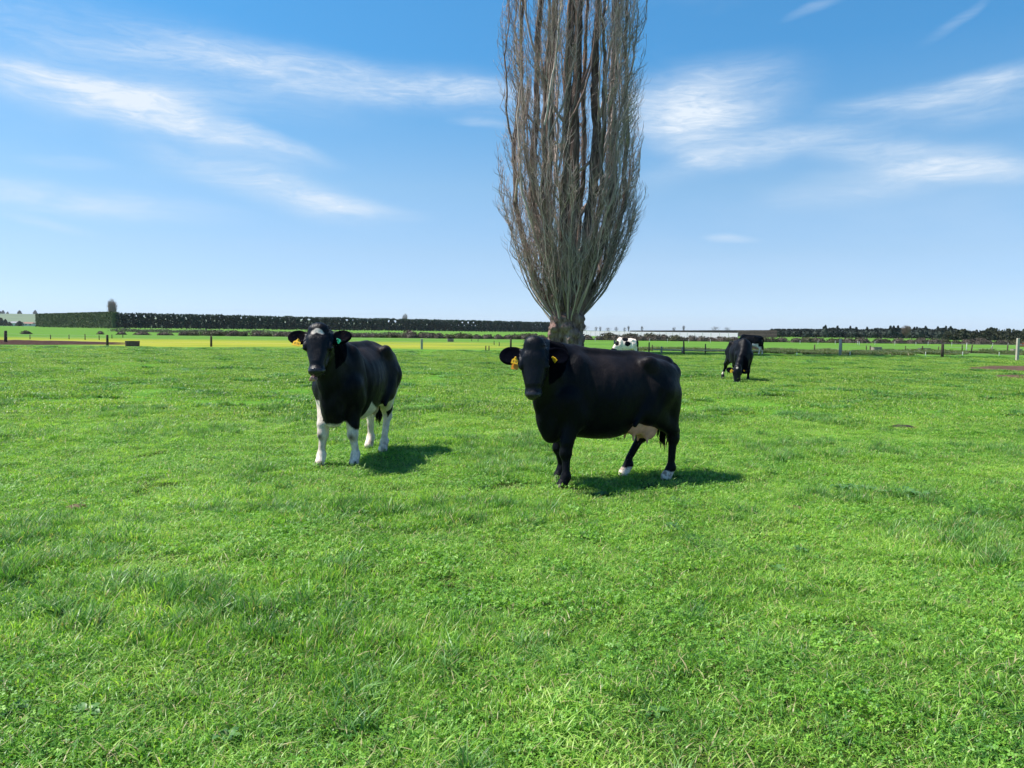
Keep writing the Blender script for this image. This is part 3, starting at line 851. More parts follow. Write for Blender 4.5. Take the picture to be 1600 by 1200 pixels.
fence('rail_fence', [(1014, 552, .78, .10, M_WOODD, False, 0), (1019, 548.5, .5, .08, M_WOODD, False, 0), (1033.5, 553.5, .55, .14, M_WOOD, False, 0), (1066, 553.5, .52, .12, M_WOOD, False, 0), (1069, 554, .92, .11, M_WOODD, False, -.06), (1102, 553, .72, .09, M_WOODD, False, 0), (1140, 553, .70, .12, M_WOODD, False, 0)], (),
      'low fence of dark posts with one pale rail left of the grazing black cow')
rail_root = [o for o in C.objects if o.name.startswith('rail_fence')][0]
a_, b_ = G(1020, 553), G(1180, 554); m = MB(); m.box((a_.x, a_.y - .14, .27), (b_.x, a_.y - .08, .33)); m.build('rail', M_WOODP, rail_root)
fence('wire_fence', [(1272.5, 550, .62, .10, M_WOODD, False, 0), (1314.5, 552, .80, .10, M_WOODD, False, 0), (1353.5, 547, .45, .09, M_WOODD, False, 0), (1359.5, 549.5, .55, .10, M_WOODD, False, 0), (1414.5, 549, .52, .07, M_WOODD, False, 0), (1441, 551, .58, .11, M_WOODD, False, 0), (1466, 547.5, .42, .09, M_WOODD, False, 0.1),
                     (1503, 550, .66, .10, M_WOODD, False, 0), (1510, 550, .78, .06, M_WHITE, False, 0), (1517, 552, .74, .11, M_WOODD, False, .12), (1549, 549, .50, .12, M_WOOD, False, .10), (1574, 550, .72, .12, M_WOODD, False, 0)], (.38,),
      'uneven row of small dark posts along the ditch on the right')
fence('electric_fence', [(px_, y_, .55, .05, M_WHITE, False, 0) for px_, y_ in ((888, 533), (930, 534), (1015, 534.5), (1043, 535), (1076, 535.5), (1110, 536), (1250, 537.5), (1278, 538), (1305, 538), (1340, 539), (1342.5, 540), (1367, 539), (1398, 539.5), (1431, 540), (1450, 540), (1487, 541), (1510.5, 541.5), (1551, 542), (1575, 542), (1610, 543))], (.45,),
      'line of small white electric fence posts at the foot of the far hedgerow', r_=.004)
fence('electric_fence', [(px_, y_, h_, .045, M_WHITE, False, 0) for px_, y_, h_ in ((1245, 556, .26), (1328, 557, .34), (1446, 557, .34), (1504, 557, .36), (1561, 556, .28))], (),
      'short pale marker stakes just in front of the ditch on the right')
fence('small_post_fence', [(px_, y_, .42, .08, M_WOODD, False, 0) for px_, y_ in ((737, 533), (747, 533.5), (772, 539), (780, 541), (759, 549), (764, 549))], (),
      'few thin dark stakes in the field left of the large black cow')

# sign on the tall pale post
g_ = G(1589, 565)
sg = empty('sign_board', (g_.x, g_.y, 0))
m = MB(); m.box((.085, -.03, .905), (.62, -.005, 1.115), .006); m.build('board', simple_mat('orange_red_paint', (.80, .13, .05), rough=.5, var=.12), sg)
m = MB()
for (x0_, z0_, x1_, z1_) in ((.13, .985, .17, 1.075), (.17, 1.045, .23, 1.07), (.17, .985, .25, 1.012), (.28, .985, .50, 1.012), (.28, 1.045, .38, 1.06)):
    m.box((x0_, -.034, z0_), (x1_, -.031, z1_))
m.build('lettering', M_WHITE, sg)
tag(sg, 'orange-red sign board fixed to the tall pale post at the right edge', 'sign')

# troughs
def trough(px, y, w, h_, mat, label, dpt=.7):
    g_ = G(px, y); r_ = empty('water_trough', (g_.x, g_.y, tz(g_.x, g_.y)))
    m = MB(); N = 16; outl = [(math.copysign(abs(math.cos(a))**.45, math.cos(a))*w/2, math.copysign(abs(math.sin(a))**.45, math.sin(a))*dpt/2) for a in [2*math.pi*k/N for k in range(N)]]
    rings = [(.96, -.05), (1.0, h_*.9), (1.03, h_), (.90, h_), (.86, h_*.55)]
    v = [(x_*s_, y_*s_, z_) for s_, z_ in rings for x_, y_ in outl]
    f_ = [(i*N+k, i*N+(k+1) % N, (i+1)*N+(k+1) % N, (i+1)*N+k) for i in range(4) for k in range(N)]
    f_.append(tuple(4*N + k for k in range(N))); m.add(v, f_); m.build('basin', mat, r_, False)
    m = MB(); m.add([(x_*.87, y_*.87, h_*.75) for x_, y_ in outl], [tuple(range(N))]); m.build('water', simple_mat('trough_water', (.02, .03, .035), rough=.05, spec=.6), r_)
    tag(r_, label, 'trough')
M_TR1 = simple_mat('stained_concrete', (.11, .075, .065), rough=.9, var=.3, scale=4); M_TR2 = simple_mat('pale_concrete', (.30, .25, .21), rough=.9, var=.2, scale=4)
trough(207, 541, .95, .40, M_TR1, 'dark brown water trough at the fence on the left')
trough(704, 534, .80, .40, simple_mat('grey_concrete', (.16, .15, .15), rough=.9), 'small grey trough in the far field left of the poplar')
trough(1369, 549, .85, .40, M_TR2, 'pale concrete trough behind the ditch, left of the dark red-brown post')
trough(1444, 548, 1.1, .26, simple_mat('grey_concrete', (.20, .19, .17), rough=.9), 'low grey trough just left of the dark red-brown post')
trough(1588, 548.5, 1.0, .22, M_TR2, 'low pale trough beside the tall pale post at the right edge')
g_ = G(764, 536)

# ------------------------------------------------------------------ cattle
def coat_material():
    t = NT('cow_coat')
    a = t.attr('coat').outputs['Color']; al = t.attr('coat').outputs['Alpha']
    p = t.obj()
    n1 = t.noise(p, 5, 5, .6, color=False)
    n2 = t.noise(p, 260, 3, .6, (1, 1, .25))
    n3 = t.noise(p, 60, 4, .65, (1, 1, .35))
    col = t.mix(1, a, t.ramp(n1, [(.25, (.72, .72, .74)), (.75, (1.3, 1.25, 1.2))]), 'MULTIPLY')
    col = t.mix(.6, col, t.ramp(n3, [(.3, (.6, .6, .6)), (.7, (1.4, 1.4, 1.4))]), 'MULTIPLY')
    t.set(Base_Color=col, Roughness=t.math('SUBTRACT', t.math('ADD', t.mr(n3, .3, .7, .36, .54), .04), t.mr(al, .45, 1, 0, .30)), Specular_IOR_Level=t.mr(al, .0, 1, -.12, .40))
    t.b.inputs['Sheen Weight'].default_value = .012
    t.b.inputs['Sheen Roughness'].default_value = .5
    t.b.inputs['Sheen Tint'].default_value = (.75, .8, 1, 1)
    nb = t.bump(n3, .5, .010)
    t.set(Normal=t.bump(n2, .35, .004, nb))
    return t.m
M_COAT = coat_material()
M_EYE = simple_mat('cow_eye', (.008, .006, .005), rough=.08, var=.2, spec=.6, bump=0)
M_HOOF = simple_mat('hoof_horn', (.09, .075, .06), rough=.55, var=.4, scale=30)
M_HOOF_D = simple_mat('hoof_horn_dark', (.02, .018, .016), rough=.5, var=.4, scale=30)
M_TAGY = simple_mat('yellow_tag', (.82, .46, .015), rough=.4, var=.1, spec=.4, bump=.05)
M_TAGO = simple_mat('orange_tag', (.75, .26, .01), rough=.4, var=.1, spec=.4, bump=.05)
M_TAGG = simple_mat('green_tag', (.03, .36, .20), rough=.4, var=.1, spec=.4, bump=.05)
M_INK = simple_mat('tag_ink', (.03, .02, .01), rough=.6)
M_HAIR = simple_mat('black_hair', (.007, .006, .007), rough=.6, var=.4, scale=40, spec=.08)
M_HAIRW = simple_mat('white_hair', (.55, .5, .44), rough=.6, var=.3, scale=40, spec=.3)
M_TONGUE = simple_mat('tongue_skin', (.50, .27, .25), rough=.35, var=.3, scale=30, spec=.5)
M_UDDER = None
def udder_material():
    t = NT('udder_skin'); p = t.obj()
    a = t.attr('coat').outputs['Color']
    n = t.noise(p, 25, 5, .6)
    t.set(Base_Color=t.mix(1, a, t.ramp(n, [(.3, (.8, .78, .76)), (.7, (1.15, 1.12, 1.1))]), 'MULTIPLY'), Roughness=.6, Normal=t.bump(t.noise(p, 60, 3), .3, .004))
    t.b.inputs['Subsurface Weight'].default_value = 0
    return t.m
M_UDDER = udder_material()

def nrm(v): v = np.array(v, float); return v / np.linalg.norm(v)

def spline(xs, ys, q):
    """smooth monotone-ish interpolation through stations"""
    xs = np.array(xs, float); ys = np.array(ys, float)
    m = np.gradient(ys, xs)
    i = np.clip(np.searchsorted(xs, q) - 1, 0, len(xs) - 2)
    h = xs[i+1] - xs[i]; t = np.clip((q - xs[i]) / h, 0, 1)
    return ((2*t**3-3*t**2+1)*ys[i] + (t**3-2*t**2+t)*h*m[i] + (-2*t**3+3*t**2)*ys[i+1] + (t**3-t**2)*h*m[i+1])

TRUNK = np.array([  # x, top, bottom, half width
    (-.895, 1.15, 1.06, .030), (-.855, 1.215, .98, .095), (-.785, 1.260, .88, .145), (-.68, 1.300, .78, .185), (-.56, 1.322, .68, .220),
    (-.42, 1.335, .57, .265), (-.22, 1.33, .480, .325), (.0, 1.33, .462, .35), (.18, 1.345, .480, .315),
    (.32, 1.400, .50, .255), (.43, 1.395, .50, .215), (.53, 1.26, .52, .175), (.60, 1.08, .58, .125), (.645, .98, .72, .05)])

def build_cow(name, spec):
    """Returns the Empty of a cow standing at spec['loc'] facing spec['fwd'] (world xy)."""
    h = spec['h']; S = spec.get('scale', 1.0)
    f = np.array(spec['fwd'], float); f /= np.linalg.norm(f)
    yaw = math.atan2(f[1], f[0])
    root = empty(name, (*spec['loc'], tz(*spec['loc']) - .012), yaw)
    root.scale = (S, S, S)
    T = TRUNK.copy(); T[:, 3] *= spec.get('slim', 1.0)
    T[:, 1] += spec.get('withers', 0)*np.clip((T[:, 0] + .3)/.6, 0, 1)
    if 'belly' in spec: T[:, 2] += spec['belly'] * np.exp(-((T[:, 0] + .05) / .45)**2)
    # head frame in body space
    poll = np.array(spec['poll'], float)
    Xh = np.array(spec['face_dir'], float)
    Zh = np.array(spec['face_nrm'], float)
    if spec.get('face_world'):
        cy, sy = math.cos(-yaw), math.sin(-yaw)
        rot = lambda v: np.array((v[0]*cy - v[1]*sy, v[0]*sy + v[1]*cy, v[2]))
        Xh, Zh = rot(Xh), rot(Zh)
    Xh = nrm(Xh); Zh = nrm(Zh - Xh * (Zh @ Xh)); Yh = np.cross(Zh, Xh)
    HM = np.stack([Xh, Yh, Zh], 1)            # columns
    hs = spec.get('head', 1.0)
    HW = np.array((1.0, spec.get('hw', 1.08), 1.06)) * hs
    H = lambda x, y, z: poll + HM @ (np.array((x, y, z)) * HW)
    allp = np.array([H(-.1, 0, .1), H(.6, 0, -.1), H(0, .34, 0), H(0, -.34, 0), (-1.05, -.42, 0), (.8, .42, 1.48)])
    lo = allp.min(0) - .1; hi = allp.max(0) + .1; lo[2] = -.02
    F = Field(lo, hi, h)
    # trunk
    sl, g = F.region((-1.05, -.5, .35), (.82, .5, 1.5), .05)
    x = g[0].ravel(); q = np.clip(x, T[0, 0], T[-1, 0])
    top = spline(T[:, 0], T[:, 1], q); bot = spline(T[:, 0], T[:, 2], q); hw = np.maximum(spline(T[:, 0], T[:, 3], q), .02)
    zc = ((top + bot) / 2)[:, None, None]; hh = ((top - bot) / 2)[:, None, None]; hw = hw[:, None, None]
    zr = np.clip((g[2] - zc) / hh, -1.3, 1.3)
    rear = np.clip((-.25 - x) / .4, 0, 1)[:, None, None]
    weff = hw * (1 - .30 * np.clip(zr, 0, 1)**2 * (1 - rear) - .12 * np.clip(-zr, 0, 1) - .10 * rear * np.clip(-zr, 0, 1))
    n_ = 2.25
    r = (np.abs(g[1] / weff)**n_ + np.abs((g[2] - zc) / hh)**n_)**(1 / n_)
    d = (r - 1) * np.minimum(weff, hh)
    ex = np.maximum(0, np.maximum(T[0, 0] - g[0], g[0] - T[-1, 0]))
    F.join(sl, (np.sqrt(np.maximum(d, 0)**2 + ex**2) + np.minimum(d, 0)).astype(np.float32), .02)
    E, RC = F.ell, F.rc
    # bony landmarks of the back and rump
    for s in (1, -1):
        E((-.45, s*.215, 1.262), (.070, .050, .050), .09)                 # hook bones
        E((-.845, s*.10, 1.145), (.060, .046, .060), .05)                   # pin bones
        RC((-.50, s*.21, 1.19), (-.82, s*.12, 1.12), .06, .06, .10)
        E((.33, s*.138, 1.04), (.125, .092, .27), .10)                      # shoulder blade
        E((.46, s*.155, .84), (.12, .085, .14), .10)                      # point of shoulder
        E((-.63, s*.175, .97), (.20, .105, .27), .10)                     # thigh
        E((-.755, s*.145, .84), (.125, .078, .22), .10)
        RC((-.44, s*.235, .84), (-.26, s*.285, .62), .045, .02, .05)      # flank fold
    RC((-.50, 0, 1.315), (-.80, 0, 1.265), .030, .04, .07); E((-.84, 0, 1.235), (.055, .045, .05), .05)                # sacrum and tail head
    RC((.28, 0, 1.372 + spec.get('withers', 0)), (-.40, 0, 1.318), .028, .028, .08)
    E((.55, 0, .615), (.10, .080, .15), .12)                               # brisket
    # legs
    hoofs = spec['hooves']
    feet = []
    for key, s in (('FL', 1), ('FR', -1)):
        hx, hy = hoofs[key]; dx = hx - .38
        kn = np.array((.385 + dx*.62, s*.155 + (hy - s*.17)*.55, .365))
        el_ = np.array((.33, s*.165, .72)); ft = np.array((hx - .025, hy, .135)); hf = np.array((hx + .02, hy, .05))
        RC((.42, s*.165, .88), el_, .12, .105, .07)
        RC(el_ + (0.02, 0, .04), kn + (-.005, 0, .10), .106, .064, .05)
        RC(kn + (-.005, 0, .10), kn, .064, .056, .03)
        E(kn + (.012, 0, 0), (.058, .056, .066), .03)
        RC(kn + (0, 0, -.03), ft + (0, 0, .05), .044, .037, .03)
        E(ft, (.050, .052, .050), .03); RC(ft, hf, .046, .056, .02)
        feet.append((hx, hy))
    for key, s in (('HL', 1), ('HR', -1)):
        hx, hy = hoofs[key]; dx = hx + .78
        hk = np.array((-.825 + dx*.60, s*.160 + (hy - s*.17)*.6, .455 - .04*abs(dx)))
        st = np.array((-.47 + dx*.25, s*.20, .74)); ft = np.array((hx - .03, hy, .145)); hf = np.array((hx + .03, hy, .05))
        RC((-.60 + dx*.1, s*.19, .95), st, .17, .125, .10)
        RC(st + (-.05, -s*.01, -.01), hk + (.03, 0, .09), .125, .062, .06)
        RC((-.77, s*.155, .90), hk + (.01, 0, .10), .10, .050, .08)
        RC(hk + (.03, 0, .09), hk, .060, .050, .03)
        RC(hk + (-.055, 0, .075), hk + (-.03, 0, -.03), .026, .030, .03)  # point of hock
        E(hk + (-.005, 0, 0), (.062, .046, .065), .03)
        RC(hk, ft + (0, 0, .06), .046, .037, .03)
        E(ft, (.050, .052, .052), .03); RC(ft, hf, .047, .057, .02)
        feet.append((hx, hy))
    # neck
    thr = H(.10, 0, -.19); nape = H(-.02, 0, -.09)
    def bez(a, b, w, n=7):
        a = np.array(a, float); b = np.array(b, float); out = []
        for i in range(n):
            t = i / (n - 1); p_ = a * (1 - t) + b * t
            p_[1] = a[1] + (b[1] - a[1]) * t**1.7
            p_[2] += w * math.sin(math.pi * t)
            out.append(p_)
        return out
    def taper(a, b, n=7): return [a + (b - a) * i / (n - 1) for i in range(n)]
    nb = spec.get('neck_bow', .03)
    F.chain(bez((.32, 0, 1.26 + spec.get('withers', 0)), nape, nb), taper(.105, .080), .07)
    F.chain(bez((.42, 0, 1.03), (nape + thr) / 2, nb*.3), taper(.165, .095), .08)
    F.chain(bez((.49, 0, .84), thr, -.02), taper(.145, .075), .08)
    F.chain(bez((.57, 0, .64), thr + (np.array((0, 0, 0))), -.05), taper(.075, .05), .07)
    # head
    def HE(c, r_, k=.03, cut=False): F.ell(H(*c), np.array(r_) * HW, k, HM, cut)
    def HR(a, b, ra, rb, k=.03, cut=False): F.rc(H(*a), H(*b), ra*hs*1.12, rb*hs*1.12, k, cut)
    HE((.10, 0, -.085), (.15, .112, .115), .05)
    HE((.015, 0, -.040), (.085, .080, .070), .05)                 # poll
    HR((.12, .045, -.07), (.36, .020, -.068), .085, .054, .04)    # face
    HR((.12, -.045, -.07), (.36, -.020, -.068), .085, .054, .04)
    HE((-.015, 0, -.012), (.070, .090, .052), .04)                 # crown of hair on the poll
    for s in (1, -1):
        HR((.10, s*.060, -.175), (.34, s*.035, -.150), .070, .048, .05)   # jaw and cheek
        HE((.175, s*.114, -.050), (.050, .028, .040), .02)              # orbit
        HR((.13, s*.112, -.028), (.215, s*.118, -.030), .016, .014, .02)  # brow ridge
        HE((.195, s*.140, -.052), (.026, .018, .020), .012, cut=True)
        HE((.29, s*.108, -.120), (.085, .030, .036), .03, cut=True)   # hollow in front of the cheek
        HE((.09, s*.118, -.040), (.045, .020, .030), .03, cut=True)   # temple
    HE((.440, 0, -.100), (.064, .080, .078), .035)                 # muzzle
    HE((.475, 0, -.070), (.038, .068, .052), .03)
    HE((.430, 0, -.178), (.065, .058, .034), .03)                 # chin
    HR((.485, .07, -.150), (.485, -.07, -.150), .008, .008, .02, cut=True)
    HR((.485, .07, -.150), (.40, .092, -.158), .008, .004, .02, cut=True)
    HR((.485, -.07, -.150), (.40, -.092, -.158), .008, .004, .02, cut=True)
    for s in (1, -1):
        HE((.512, s*.048, -.066), (.022, .024, .015), .010, cut=True)
        HE((.505, s*.066, -.082), (.016, .009, .018), .010, cut=True)
        # ear: cupped leaf
        up = spec.get('ear_up', 0.0)
        a = nrm((.06 - up, s*1.0, -.10)); b = nrm((1, -a[0]*1/ max(1e-6, abs(a[1])) * s, 0.25)); b = nrm(b - a*(a@b)); c = np.cross(a, b)
        if c[2] < 0: c = -c
        EM = HM @ np.stack([a, b, c], 1)
        base = np.array((.085, s*.088, -.080)); ctr = base + a*.118
        HR(base - a*.02, base + a*.05, .036, .030, .03)
        F.ell(H(*ctr), np.array((.120, .098, .034))*hs, .03, EM)
        F.ell(H(*(ctr + c*.028 + a*.010)), np.array((.104, .080, .028))*hs, .012, EM, cut=True)
    V, Q = F.extract()
    # fine surface: ribs, folds, looseness
    me = mesh_np('body', V, Q, M_COAT, True)
    N = np.zeros(len(V)*3, dtype=np.float32); me.vertices.foreach_get('normal', N); N = N.reshape(-1, 3)
    x, y, z = V[:, 0], V[:, 1], V[:, 2]
    side = np.clip((np.abs(y) - .12) / .12, 0, 1)
    rib = np.sin((x + .22*z + .02*np.sin(z*7)) * 2*np.pi/.105) * np.clip(fbm(x*3, z*3, 2.0)*2 - .3, 0, 1) * np.exp(-((x + .02)/.24)**2) * np.exp(-((z - .98)/.26)**2) * side
    dn = .0030*rib + .020*(fbm(x*4.5, y*4.5, z*3.5) - .5)*np.clip((z-.5)*3, 0, 1)
    fold = np.exp(-((x - .235 - .10*(z - 1.0))/.030)**2) * np.exp(-((z - .98)/.27)**2) * side
    dn -= .016*fold; dn += .007*(fbm(x*11, y*11, z*5, 3) - .5)*np.clip((z - .45)*3, 0, 1)
    th = np.exp(-((x + .50 + .25*(z - .8))/.035)**2) * np.exp(-((z - .90)/.16)**2) * side; dn -= .014*th
    nk = np.clip((x - .45)*6, 0, 1) * np.clip((z - .5)*3, 0, 1) * (1 - np.clip((np.linalg.norm(V - poll, axis=1) < .30)*1.0, 0, 1))
    dn += .006*np.sin((x*.9 + .35*z)*60 + 4*fbm(x*4, y*4, z*4)) * nk * np.clip((.9 - z)*3 + .35, 0, 1)
    V2 = V + N * dn[:, None]
    me.vertices.foreach_set('co', V2.astype(np.float32).ravel())
    # coat colours: markings, plus a brown back with its sunlit highlights painted in
    hl = (V - poll) @ HM / HW
    inhead = (np.linalg.norm(V - H(.2, 0, -.1), axis=1) < .40) & (hl[:, 0] > -.12)
    col = spec['coat'](V, hl, inhead)
    mz = inhead & (hl[:, 0] > .455) & (hl[:, 2] > -.15)
    col[mz] = np.array((.018, .017, .020))
    gl = .45 + .20*np.clip((.42 - np.linalg.norm(V - H(.25, 0, -.08), axis=1))/.16, 0, 1); gl[mz] = 1.0
    gl[(np.abs(hl[:, 1]) > .135) & (np.linalg.norm(V - poll, axis=1) < .45)] = .0
    ca = me.color_attributes.new('coat', 'FLOAT_COLOR', 'POINT')
    ca.data.foreach_set('color', np.concatenate([col, gl[:, None]], 1).astype(np.float32).ravel())
    me.update()
    link('body', me, root)
    # eyes
    if h < .02:
        for s in (1, -1):
            m = MB(); V_, F_ = uvsphere(.023*hs, 12, 8)
            m.add(V_ + H(.195, s*.121, -.050), F_); m.build('eye', M_EYE, root, True)
    # hooves: two claws each
    for (hx, hy), key in zip(feet, ('FL', 'FR', 'HL', 'HR')):
        m = MB()
        for s in (1, -1):
            y0 = hy + s*.027
            rings = [(0.0, .048, .058, .026), (.035, .040, .048, .026), (.075, .022, .036, .022)]
            vs = []
            for (zz, fx, bx, w) in rings:
                for k in range(10):
                    a = 2*math.pi*k/10; cx = math.cos(a)
                    vs.append((hx + .02 + (fx + .028 if cx > 0 else bx - .02)*cx*(.9), y0 + w*math.sin(a)*(1 - .25*max(0, cx)), zz))
            fs = [tuple(reversed(range(10))), tuple(range(20, 30))]
            for r_ in range(2):
                for k in range(10): fs.append((r_*10+k, r_*10+(k+1) % 10, r_*10+10+(k+1) % 10, r_*10+10+k))
            m.add(vs, fs)
        m.build('hoof', spec.get('hoof_mat', M_HOOF_D), root, True)
    # tail
    tp = spec.get('tail', [(-.84, 0, 1.22), (-.93, 0, 1.17), (-.965, .0, 1.02), (-.96, .01, .85), (-.95, .03, .68)])
    m = MB(); tpp = np.array(tp, float)
    ts = np.linspace(0, 1, 16); ti = np.linspace(0, 1, len(tpp))
    pts = np.stack([spline(ti, tpp[:, i], ts) for i in range(3)], 1)
    m.tube(pts, .034*(1 - ts)**.7 + .014, 10); tl = m.build('tail', spec.get('hair', M_HAIR), root, True)
    m = MB(); lr = np.random.default_rng(5)
    end = pts[-1]
    for k in range(60 if h < .02 else 14):
        o = lr.normal(0, .012, 3); L = lr.uniform(.16, .34); sp = lr.normal(0, .025, 2)
        p0 = end + o*(.6, .6, 3) + np.array((0, 0, .03)); 
        pp = np.array([p0, p0 + (sp[0]*.8, sp[1]*.8, -L*.4), p0 + (sp[0], sp[1], -L*.8), p0 + (sp[0]*.6, sp[1]*.6, -L)])
        m.tube(pp, np.array([.007, .011, .007, .001])*(1 if h < .02 else 2), 4, False)
    m.build('tail_switch', spec.get('switch', spec.get('hair', M_HAIR)), root, True)
    # forelock
    if spec.get('forelock', True):
        m = MB()
        nfl = 420 if h < .02 else 30
        for k in range(nfl):
            u, v = lr.uniform(-1, 1), lr.uniform(-1, 1)
            st_ = np.array((.00 + .065*v, .082*u, .012 - .035*u*u - .02*abs(v)))
            dd = np.array((lr.normal(.35, .35), lr.normal(.35*u, .45), lr.uniform(.5, 1.0)))
            dd = nrm(dd)*lr.uniform(.02, .048)
            cl = np.array((.4, lr.normal(0, .7), -.4))*.028
            P0 = H(*(st_ - dd*.25)); P1 = H(*(st_ + dd*.6)); P2 = H(*(st_ + dd + cl))
            m.tube(np.array([P0, P1, P2]), np.array([.0030, .0026, .0008])*(1 if h < .02 else 4), 3, False)
        m.build('forelock', M_HAIR, root, True)
    # tags
    for tg in spec.get('tags', []):
        s, mat, (tx, ty, t_z), size, tilt = tg[:5]
        lab = tg[5]
        m = MB()
        w, l = .036*size, .040*size
        outl = [(-w*.35, 0), (-w*.45, -l*.35), (-w, -l*.8), (-w*1.05, -l*2.0), (w*1.05, -l*2.0), (w, -l*.8), (w*.45, -l*.35), (w*.35, 0)]
        ct, stt = math.cos(tilt), math.sin(tilt)
        base = np.array((tx, ty, t_z))
        # plate in the plane facing along the face normal, hanging towards the ground
        dn_ = HM.T @ np.array((0, 0, -1.0)); nv = np.array((0, 0, 1.0)) if abs(dn_[2]) < .95 else np.array((1.0, 0, 0))
        dn_ = nrm(dn_ - nv*(dn_ @ nv)); sd = np.cross(nv, dn_)
        dn2 = dn_*ct + sd*stt; sd2 = np.cross(nv, dn2)
        tw = tg[6] if len(tg) > 6 else 0.0
        sd2 = nrm(sd2*math.cos(tw) + nv*math.sin(tw)); nv2 = np.cross(dn2, sd2)
        def at(a, b, c): return H(*(base + sd2*a + dn2*(-b) + nv2*c))
        vs = [at(a, b, .003) for a, b in outl] + [at(a, b, -.003) for a, b in outl]
        n8 = 8
        fs = [tuple(range(n8)), tuple(reversed(range(n8, 2*n8)))] + [(i, n8+i, n8+(i+1) % n8, (i+1) % n8) for i in range(n8)]
        m.add(vs, fs)
        tgo = m.build('ear_tag', mat, root)
        tgo['label'] = lab
        m = MB(); V_, F_ = uvsphere(.009, 8, 6); m.add(V_ + at(0, -.003, .006), F_); m.build('tag_button', mat, tgo, True)
        if mat in (M_TAGY,):
            m = MB()
            for sg, fc in ((1, .0042),):
                for ci, cx_ in enumerate((-.55, -.05, .45)):
                    for (a0, b0, a1, b1) in ((cx_, -1.0, cx_+.08, -1.6), (cx_, -1.0, cx_+.3, -1.1), (cx_+.22, -1.05, cx_+.3, -1.6))[ci % 2:]:
                        m.add([at(w*a0, l*b0, fc), at(w*a1, l*b0, fc), at(w*a1, l*b1, fc), at(w*a0, l*b1, fc)], [(0, 1, 2, 3)])
            m.build('tag_number', M_INK, tgo)
    # udder
    if 'udder' in spec:
        ud = spec['udder']
        c = np.array(ud.get('c', (-.42, 0, .60))); sc_ = ud.get('s', 1.0)
        UF = Field(c - .36, c + .36, h)
        for s in (1, -1):
            UF.ell(c + np.array((.08, s*.065, .02))*sc_, np.array((.15, .095, .13))*sc_, .05)
            UF.ell(c + np.array((-.10, s*.060, .0))*sc_, np.array((.12, .090, .17))*sc_, .05)
            UF.ell(c + np.array((-.16, s*.04, .12))*sc_, np.array((.08, .08, .14))*sc_, .05)
            for dx_ in (.11, -.07):
                b0 = c + np.array((dx_, s*.085, -.09 - (.035 if dx_ < 0 else 0)))*sc_
                UF.rc(b0, b0 + np.array((.006, s*.012, -.075))*sc_, .019*sc_, .011*sc_, .02)
        V, Q = UF.extract()
        mu = mesh_np('udder', V, Q, M_UDDER, True)
        zr = np.clip((V[:, 2] - (c[2] - .16*sc_)) / (.30*sc_), 0, 1)[:, None]
        bump_ = fbm(V[:, 0]*12, V[:, 1]*12, V[:, 2]*12)[:, None]
        w_ = np.clip((zr - .48 + (bump_ - .5)*.6)*2.6, 0, 1)
        cc = np.array(ud.get('low', (.62, .30, .24)))*(1 - w_) + np.array(ud.get('high', (.66, .58, .50)))*w_
        ca = mu.color_attributes.new('coat', 'FLOAT_COLOR', 'POINT')
        ca.data.foreach_set('color', np.concatenate([cc, np.ones((len(cc), 1))], 1).astype(np.float32).ravel())
        link('udder', mu, root)
    if spec.get('tongue'):
        m = MB()
        # tongue curled up over the nostril
        pts = [H(.470, -.030, -.165), H(.520, -.040, -.170), H(.545, -.042, -.135), H(.545, -.040, -.098), H(.530, -.038, -.070)]
        pts = np.array(pts)
        ws = [.034, .040, .038, .026, .010]
        vs = []
        for i, (p_, w_) in enumerate(zip(pts, ws)):
            for k in range(8):
                a = 2*math.pi*k/8
                nv_ = [HM[:, 2], HM[:, 2], HM[:, 0], HM[:, 0], HM[:, 0]][i]
                vs.append(p_ + HM[:, 1]*w_*math.cos(a) + nv_*.007*math.sin(a))
        fs = [tuple(reversed(range(8))), tuple(range(32, 40))]
        for i in range(4):
            for k in range(8): fs.append((i*8+k, i*8+(k+1) % 8, i*8+8+(k+1) % 8, i*8+8+k))
        m.add(vs, fs); m.build('tongue', M_TONGUE, root, True)
    return root

